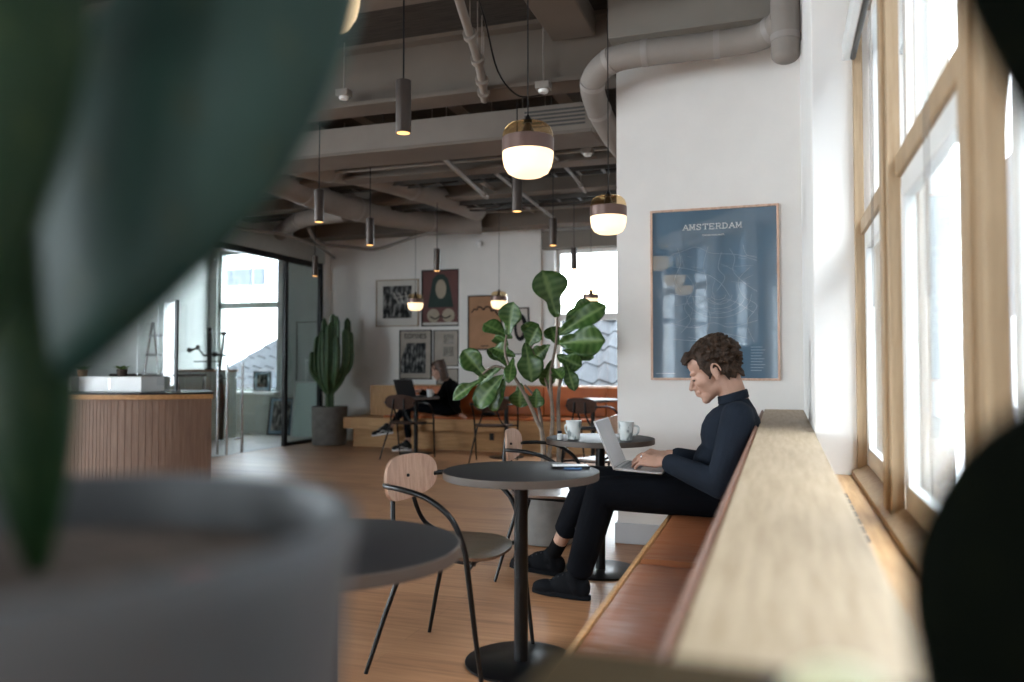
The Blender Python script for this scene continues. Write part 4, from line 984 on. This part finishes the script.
# ============================================================ PLANTS
def leaf(vs, fs, vein, base, tip, width, nrm, curl=.12, fold=.18, shape='lyre', n=14, m=8, wav=.04, seed=0):
    base, tip = V(base), V(tip); d = tip-base; L = d.length; F = d/L; Nn = V(nrm); Nn = (Nn-F*Nn.dot(F)).normalized(); S_ = F.cross(Nn); k = len(vs)
    for i in range(n+1):
        t = i/n
        if shape == 'lyre': wv = (.06+1.0*math.sin(PI*min(1, t**1.25))**.62*(.48+.60*t) - .20*math.exp(-((t-.36)/.11)**2)) if t < .999 else .05
        else: wv = max(.04, math.sin(PI*t)**.7)
        wv = max(wv, .05)
        for j in range(m+1):
            s = j/m*2-1
            p = base+F*(t*L)+S_*(s*wv*width/2)+Nn*(-curl*L*(t-.1)**2*1.2 + fold*width*abs(s)**1.3*wv*.5 + wav*width*math.sin(9*t+seed+s*2)*abs(s)**2)
            vs.append(p)
            mid = 1.0 if j == m//2 else 0
            vein.append(max(mid, .38 if (i % 2 == 0 and 0 < abs(s) < .95) else 0))
    for i in range(n):
        for j in range(m):
            a = k+i*(m+1)+j; fs.append((a, a+1, a+m+2, a+m+1))
fig = thing('fiddle_leaf_fig', 'tall fiddle-leaf fig tree with large glossy leaves in a concrete pot', 'plant', (-1.45, 5.02, 0))
FX, FY = -1.45, 5.02
MB().lathe([(.165,0),(.185,.01),(.205,.32),(.207,.345),(.190,.347),(.186,.30),(.001,.30)],48,(FX,FY,0)).build('pot','concrete',fig,True)
MB().lathe([(.001,.312),(.189,.31)],32,(FX,FY,0),cap=False).build('soil','soil',fig,True)
Fp = lambda x, y, dy=0: V((FX+(x-548)/143.0+dy*.0, FY+dy+(548-x)/2600., 1.147+(365-y)/150.0))  # picture-like layout sheet for this tree, in its own upright plane
stems = [[(551,520,0),(549,459,.01),(552,420,.02),(551,377,0),(556,345,0),(558,318,.0)], [(546,520,-.02),(545,440,-.03),(538,418,-.03),(528,395,-.05),(516,372,-.08),(508,352,-.06),(509,335,-.05)],
         [(556,520,.04),(557,440,.05),(556,400,.06),(560,372,.06),(566,358,.05)], [(543,520,.03),(541,450,.05),(539,420,.05),(533,398,.06),(522,385,.06)], [(551,400,.02),(545,380,.02),(536,358,.0),(530,346,0)], [(516,372,-.08),(500,366,-.1),(488,374,-.12)]]
tb = MB()
for st in stems:
    pp = smoothpath([Fp(*p) for p in st], 6); tb.tube(pp, [.017*(1-.6*i/(len(pp)-1)) if st[0][1] > 500 else .008 for i in range(len(pp))], 10)
tb.build('stem','bark',fig,True)
LV = [((557,318),(546,272),30,0,0),((557,336),(602,307),20,.02,.3),((560,344),(604,341),27,-.05,-.3),((565,316),(587,302),13,.1,.2),((509,337),(516,303),20,-.05,0),((511,338),(480,321),17,.05,.4),
 ((488,378),(467,350),20,-.1,0),((486,379),(456,398),12,-.15,.5),((506,367),(487,346),14,.05,.2),((507,374),(480,406),22,-.12,.2),((507,378),(491,409),20,-.05,-.2),((528,343),(538,380),22,-.1,0),
 ((525,350),(538,327),16,.05,0),((519,383),(517,408),18,.08,.1),((537,388),(537,407),14,0,0),((551,360),(545,386),14,.05,.1),((557,356),(580,366),17,.0,-.4),((566,362),(577,388),12,-.02,.2),
 ((554,368),(566,377),13,-.05,0),((516,356),(492,347),15,-.02,.3),((517,357),(518,380),11,-.15,.1),((540,340),(520,322),16,.1,.2),((548,345),(530,358),15,.12,-.2),((558,330),(575,318),15,.15,.1),
 ((560,350),(590,356),16,.12,.1),((545,372),(524,368),15,.1,.2),((500,366),(472,385),14,.08,.2),((555,345),(545,325),16,.15,0),((533,398),(519,402),12,.1,0),((505,345),(489,335),14,.12,.1)]
vs, fs, ve = [], [], []; rr = random.Random(2); pe = MB()
for i, (a, c, w_, dy_, tw) in enumerate(LV):
    A, B = Fp(*a, dy_*.5), Fp(*c, dy_); nv = V((.25+tw+rr.uniform(-.25,.25), -1, .45+rr.uniform(-.35,.4)))
    leaf(vs, fs, ve, A, B+V((0,rr.uniform(-.06,.03),0)), w_/143*1.24, nv, curl=rr.uniform(.04,.20), fold=rr.uniform(.15,.5), seed=i, wav=.09)
lm = MB().add(vs, fs); lo = lm.build('foliage','fig',fig,True,vein=ve,angle=180)
sd = lo.modifiers.new('thick','SOLIDIFY'); sd.thickness = .0012

# candelabra cactus in concrete pot by the entrance
cc = thing('candelabra_cactus', 'tall candelabra cactus in a round concrete pot beside the entrance glass', 'plant', (-6.20, 10.10, 0)); CX, CY = -6.20, 10.10
MB().lathe([(.225,0),(.245,.012),(.255,.54),(.258,.55),(.232,.552),(.228,.50),(.001,.50)],48,(CX,CY,0)).build('pot','concrete',cc,True)
MB().lathe([(.001,.51),(.23,.508)],32,(CX,CY,0),cap=False).build('soil','soil',cc,True)
def ribbed(b, ve, pts, r, ribs=5, n=30):
    pp = smoothpath(pts, 6); m = len(pp); st = len(b.v)
    b.tube(pp, [r*(1-.25*(i/(m-1))**6)*(1 if i < m-1 else .3) for i in range(m)], n)
    for i in range(m):
        c = V(pp[i])
        for k in range(n):
            ph = .5+.5*math.cos(ribs*2*PI*k/n); v = b.v[st+i*n+k]; b.v[st+i*n+k] = c+(v-c)*(.62+.48*ph**1.4); ve.append(1.0 if ph > .97 and i % 2 else .25*(ph > .9))
cb, cv = MB(), []
br = [((0,0,.50),(0,0,.8),(.01,0,1.3),(.01,0,1.72)), ((0,0,.72),(-.08,0,.86),(-.11,.02,1.2),(-.11,.02,1.78)), ((0,0,.7),(.09,-.03,.88),(.13,-.03,1.2),(.13,-.03,1.80)), ((0,0,.72),(.18,0,.92),(.25,0,1.2),(.24,0,1.62)),
      ((0,0,.70),(-.18,0,.92),(-.23,0,1.2),(-.21,0,1.52)), ((0,0,.72),(.05,-.13,.9),(.07,-.15,1.3),(.06,-.15,1.66)), ((0,0,.72),(-.04,-.12,.9),(-.06,-.14,1.2),(-.05,-.14,1.60)), ((0,0,.74),(.12,.12,.95),(.20,.14,1.3),(.20,.14,1.78)),
      ((.1,0,.9),(.28,.05,1.1),(.30,.05,1.4),(.29,.05,1.58)), ((-.02,.1,.8),(-.05,.15,1.1),(-.06,.16,1.6),(-.05,.16,1.84)), ((-.1,-.02,.86),(-.26,-.03,1.02),(-.27,-.03,1.2),(-.27,-.03,1.30)), ((.1,-.05,.86),(.17,-.12,1.0),(.19,-.13,1.3),(.18,-.13,1.50))]
for k, p in enumerate(br): ribbed(cb, cv, [(CX+a, CY+c, z*1.03) for a, c, z in p], .062 if k == 0 else .052, 4)
cb.build('cactus_body','cactus',cc,True,vein=cv,angle=60)

# ---- foreground: prickly pear in the big grey pot on a stand
pp_ = thing('potted_cactus', 'large out-of-focus cactus in a grey pot filling the left foreground', 'plant', (-.364, .299, 0))
PCX, PCY, PR = -.364, .299, .170
MB().lathe([(.125,.76),(.138,.765),(.152,.88),(PR-.004,1.045),(PR,1.065),(PR-.002,1.070),(PR-.012,1.070),(PR-.016,1.05),(PR-.018,1.035),(.001,1.035)],72,(PCX,PCY,0)).build('pot','potgrey',pp_,True)
MB().lathe([(.001,1.038),(PR-.014,1.036)],40,(PCX,PCY,0),cap=False).build('soil','soil',pp_,True)
MB().ell((-.275,.335,1.041),(.018,.009,.005)).ell((-.25,.33,1.041),(.010,.006,.004)).build('fallen_petal','redbrown',pp_,True)
ps = thing('plant_stand', 'round wooden plant stand under the big grey pot', 'stand', (PCX, PCY, 0))
MB().lathe([(.145,.735),(.148,.738),(.148,.758),(.145,.76)],48,(PCX,PCY,0)).build('top','oak_x',ps,True)
for k in range(3):
    a = 2*PI*k/3+.4; MB().tube([(PCX+.10*math.cos(a),PCY+.10*math.sin(a),.736),(PCX+.14*math.cos(a),PCY+.14*math.sin(a),0)],.012,10).build('leg','oak_x',ps,True)
def pad(q, base, tip, wd, th, nrm, mat_, seed=0, e=.75):
    """thick cactus pad"""
    base, tip = V(base), V(tip); d = tip-base; L = d.length; F = d/L; Nn = V(nrm); Nn = (Nn-F*Nn.dot(F)).normalized(); S_ = F.cross(Nn)
    b = MB(); n, m = 26, 28; vs = []; ve = []
    for i in range(n+1):
        t = i/n; prof = math.sin(PI*(t*.94+.03))**e*(.62+.5*t)
        for j in range(m):
            a = 2*PI*j/m; s = math.cos(a)*wd/2*prof; h = math.sin(a)*th/2*prof**.6
            wob = .02*wd*noise.noise(V((t*4+seed, math.cos(a)*2, math.sin(a))))
            vs.append(base+F*(t*L)+S_*(s+wob)+Nn*(h+wob)); ve.append(.9 if (i % 4 == 2 and j % 4 == (i//4 % 2)*2) else 0)
    fs = [(i*m+j, i*m+(j+1) % m, (i+1)*m+(j+1) % m, (i+1)*m+j) for i in range(n) for j in range(m)]+[tuple(range(m))[::-1], tuple(n*m+j for j in range(m))]
    b.add(vs, fs); return b.build('pad', mat_, q, True, vein=ve, angle=180)
pad(pp_, (-.388,.315,1.125), (-.222,.362,1.42), .158, .045, (.25,-1,.1), 'pad', 1)
pad(pp_, (-.372,.322,1.035), (-.392,.312,1.27), .070, .045, (.3,-1,0), 'pad_green', 2)
pad(pp_, (-.345,.262,1.15), (-.325,.268,1.42), .085, .035, (.4,-1,0), 'pad_green', 3)
pad(pp_, (-.43,.30,1.035), (-.44,.30,1.26), .11, .04, (.3,-1,0), 'pad_green', 4)
# ---- foreground right: dark cactus in a wooden trough on the ledge
dk = thing('dark_cactus', 'very dark out-of-focus cactus pads filling the right edge of the picture', 'plant', (.0, .36, .878))
M['ochre'] = plain('dark_ochre_wood', (.055, .034, .012), .7, spec=.15)
MB().box(-.12,.12,.28,.435,.8785,.992).build('trough','ochre',dk,True,bevel=.003)
MB().box(-.010,.112,.29,.425,.98,.9925).build('soil','soil',dk,True)
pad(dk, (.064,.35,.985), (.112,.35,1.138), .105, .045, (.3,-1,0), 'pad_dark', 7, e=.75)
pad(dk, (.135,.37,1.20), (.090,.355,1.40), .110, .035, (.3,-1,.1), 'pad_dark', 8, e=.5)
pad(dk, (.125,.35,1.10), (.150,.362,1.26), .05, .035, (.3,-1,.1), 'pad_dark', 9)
st_ = thing('round_stone', 'small pale cream rounded stone at the bottom edge of the picture', 'stone', (.022, .360, .993))
MB().ell((.022,.360,1.0080),(.024,.020,.0158)).blob('stone','palestone',st_,.003,2)

# ============================================================ RECEPTION COUNTER AND ENTRANCE ROOM
ct = thing('reception_counter', 'curved reception counter faced in pinkish oak slats at the left', 'counter', (-5.6, 5.6, 0))
cv_ = [(-4.50,5.50),(-4.72,5.30),(-5.0,5.16),(-5.35,5.07),(-5.75,5.01),(-6.2,4.99),(-6.7,5.0),(-7.2,5.05)]; cv_ = [(p.x, p.y) for p in smoothpath([(a, c, 0) for a, c in cv_], 6)]
bkp = [(-7.2,5.75),(-5.5,5.80),(-4.93,5.92)]
def ext(mb, poly, z0, z1):
    n = len(poly); return mb.add([(a,c,z0) for a,c in poly]+[(a,c,z1) for a,c in poly], [tuple(range(n))[::-1], tuple(range(n,2*n))]+[(i,(i+1)%n,n+(i+1)%n,n+i) for i in range(n)])
poly = (cv_+bkp)[::-1]
ext(MB(), poly, 0, .868).build('counter_front','counterwood',ct,True)
sl = MB()
for i in range(len(cv_)-1):
    a, c = V((*cv_[i],0)), V((*cv_[i+1],0)); L = (c-a).length; k = max(1, int(L/.03)); n_ = V(((c-a).y, -(c-a).x, 0))*0+V(((c-a).y, -(c-a).x, 0)).normalized()*.003
    if n_.y > 0: n_ = -n_
    for j in range(k):
        p0, p1 = a+(c-a)*(j+.08)/k, a+(c-a)*(j+.92)/k; sl.add([p0,p1,p1+n_,p0+n_]+[v+V((0,0,.86)) for v in (p0,p1,p1+n_,p0+n_)], [(0,3,2,1),(4,5,6,7),(0,1,5,4),(1,2,6,5),(2,3,7,6),(3,0,4,7)])
o = sl.build('slat','counterwood',ct,True); o['kind'] = 'stuff'
big = [(x, y-.03) for x, y in cv_]+[(-7.2,5.78),(-5.5,5.83),(-4.94,5.97)]; big[0] = (-4.47,5.48)
ext(MB(), big[::-1], .868, .905).build('wood_rim','oak_x',ct,True); ext(MB(), [(x, y+.01) for x, y in big][::-1], .905, .922).build('dark_top','black',ct,True)
for i, (x, y, w_) in enumerate(((-5.40,5.45,.62),(-6.02,5.32,.60),(-6.62,5.28,.58))):
    q = thing('display_box', ('white display box on the counter, nearest the screen post','white display box in the middle of the counter','white display box at the hidden left end of the counter')[i], 'box', (x,y,.9225), .10)
    MB().box(-w_/2,w_/2,-.15,.15,0,.125).build('case','white',q,bevel=.004); MB().box(-.012,.012,-.152,-.148,.02,.11).build('catch','chrome',q)
for i, (x, y, lab) in enumerate(((-5.42,5.47,'small green succulent on the white display box'),(-5.75,5.36,'small green succulent in terracotta pot further left on the box'))):
    q = thing('potted_succulent', lab, 'plant', (x,y,1.048))
    MB().lathe([(.03,0),(.035,.003),(.045,.06),(.040,.062),(.001,.055)],24).build('pot','terracotta' if i else 'soil',q)
    vs, fs, ve = [], [], []
    for k in range(10):
        a = k*2.4; leaf(vs, fs, ve, (0,0,.055), (.08*math.cos(a),.08*math.sin(a),.085+.01*(k % 3)), .035, (0,0,1), shape='o', n=6, m=4)
    MB().add(vs, fs).build('foliage','fig',q,vein=ve,angle=180)
q = thing('glass_screen', 'clear glass screen on a black post at the counter end', 'screen', (-4.87,5.50,.9225))
MB().box(-.012,.012,-.012,.012,0,.78).build('post','black',q); MB().box(-.20,-.012,-.003,.003,.05,.76).build('pane','glass',q); MB().box(-.03,.03,-.03,.03,0,.006).build('foot','black',q)
q = thing('cabinet', 'pale green cabinet behind the counter end', 'cabinet', (-8.50,10.3,.004))
MB().box(-.62,.30,-.3,.3,0,1.04).build('carcass','palegreen',q,bevel=.004); MB().box(-.64,.32,-.32,.32,1.04,1.07).build('top','terracotta',q,bevel=.003)
for x0 in (-.6,-.16): MB().box(x0,x0+.42,-.312,-.3,.06,1.02).build('door','palegreen',q,bevel=.002)
q = thing('side_table', 'grey steel-legged worktable left of the green cabinet', 'table', (-8.8,9.3,.004))
MB().box(-.35,.85,-.3,.3,.98,1.02).build('top','bronze',q)
for sx in (-.33,.80):
    for sy in (-.27,.27): MB().box(sx,sx+.03,sy,sy+.03,0,.98).build('leg','chrome',q)
q = thing('camera_stand', 'black vertical stand with jointed arms on the green cabinet', 'stand', (-8.48,10.3,1.074))
MB().box(-.05,.05,-.05,.05,0,.02).build('foot','black',q); MB().tube([(0,0,0),(0,0,.66)],.035,14).build('column','black',q)
MB().tube([(-.38,0,.30),(-.22,0,.34),(-.1,0,.22),(.12,0,.24),(.34,0,.22)],.016,10).ell((-.38,0,.31),(.05,.04,.04)).ell((-.22,0,.35),(.035,.03,.04)).ell((.1,0,.24),(.05,.04,.045)).build('arm','black',q)
MB().box(-.28,.20,-.02,.02,.12,.135).build('crossbar','black',q)
q = thing('leaning_pole', 'black clamp pole leaning beside the green cabinet', 'pole', (-8.02,10.0,.004))
MB().tube([(0,0,0),(.02,0,.6),(-.03,0,1.0)],.045,12).tube([(-.03,0,1.0),(.05,.0,1.62)],.02,10).build('shaft','black',q); MB().ell((.05,0,1.62),(.06,.03,.03)).build('clamp','black',q)
q = thing('step_ladder', 'silver aluminium step ladder standing behind the counter', 'ladder', (-7.85,8.55,.004))
for s_ in (-1,1):
    MB().tube([(s_*.20,-.25,0),(s_*.12,0,1.72)],.018,8).build('side_rail','chrome',q); MB().tube([(s_*.20,.35,0),(s_*.12,.02,1.72)],.013,8).build('back_leg','chrome',q)
for k in range(6): z = .22+k*.26; t = z/1.72; MB().box(-.19+.07*t,.19-.07*t,-.25*(1-t)-.04,-.25*(1-t)+.05,z,z+.03).build('step','chrome',q)
for lab, x0, x1, z1, yb, mt in (('dark framed print leaning on the window sill inside the entrance', -8.42,-8.08,.34,11.30,'bwphoto'),):
    q, W, H, dy = frame('leaning_picture', lab, x0, x1, .703, .703+z1, 11.34, 'framewood', 'bluepint', .02, .05, mt); 
q, W, H, dy = frame('leaning_picture', 'tall dark blue framed print leaning on the low wall inside the entrance', -7.98,-7.50,.006,.62, 11.10, 'framewood', 'bluepint', .02, .05, 'bwphoto'); q.rotation_euler = (math.radians(-9),0,0)
q = thing('frosted_board', 'pale mint frosted board leaning beside the black door post', 'board', (-7.16,11.0,.006)); q.rotation_euler = (math.radians(-8),0,0)
MB().box(-.28,.28,-.012,.0,0,.86).build('board','glassboard',q,bevel=.003); MB().box(-.30,-.285,-.02,.005,0,.88).box(-.30,.30,-.02,.005,.865,.88).build('edge','sash',q)
q = thing('framed_board', 'large thin-framed grey board hanging behind the mint board', 'board', (-7.2,11.4,.9))
MB().box(-.42,.34,-.012,0,0,.95).build('panel','wall_grey',q); MB().box(-.43,-.415,-.018,0,0,.96).box(.335,.35,-.018,0,0,.96).box(-.43,.35,-.018,0,.95,.965).build('frame','bronze',q)
q = thing('white_crate', 'white metal rack frame on top of the mint board', 'rack', (-7.12,11.13,.879))
MB().box(-.15,-.125,-.02,0,0,.34).box(.10,.125,-.02,0,0,.34).box(-.17,.16,-.02,0,.33,.36).build('rack_frame','sash',q)
# roller blind and its bead chain on the side windows
q = thing('roller_blind', 'rolled-up roller blind above the side windows', 'blind', (.25,2.4,2.36))
MB().box(.235,.278,.3,3.32,2.33,2.40).build('headrail','sash',q,True,bevel=.004); MB().tube([(.272,.32,2.326),(.272,3.28,2.326)],.010,14).build('fabric_roll','darkmetal',q,True)
for i, (y, zb) in enumerate(((1.83,1.28),(2.86,1.33))):
    q = thing('bead_chain', ('looped bead chain hanging in the nearer side window','looped bead chain hanging in the far side window')[i], 'chain', (.29,y,zb), 0)
    pts = [(0,-.022,1.03),(0,-.022,.03)]+[(0,-.022*math.cos(a),.03-.022*math.sin(a)) for a in [PI*k/8 for k in range(1,8)]]+[(0,.022,.03),(0,.022,1.03)]
    MB().tube(pts,.0013,8).build('chain_loop','pipe',q)
# ceiling spot on the pier
q = thing('wall_sensor', 'small white round sensor high on the picture pier', 'sensor', (-4.05,10.55,2.87))
MB().ell((0,-.03,0),(.05,.035,.05)).build('dome','white',q); MB().box(-.03,.03,-.01,0,-.03,.03).build('plate','sash',q)
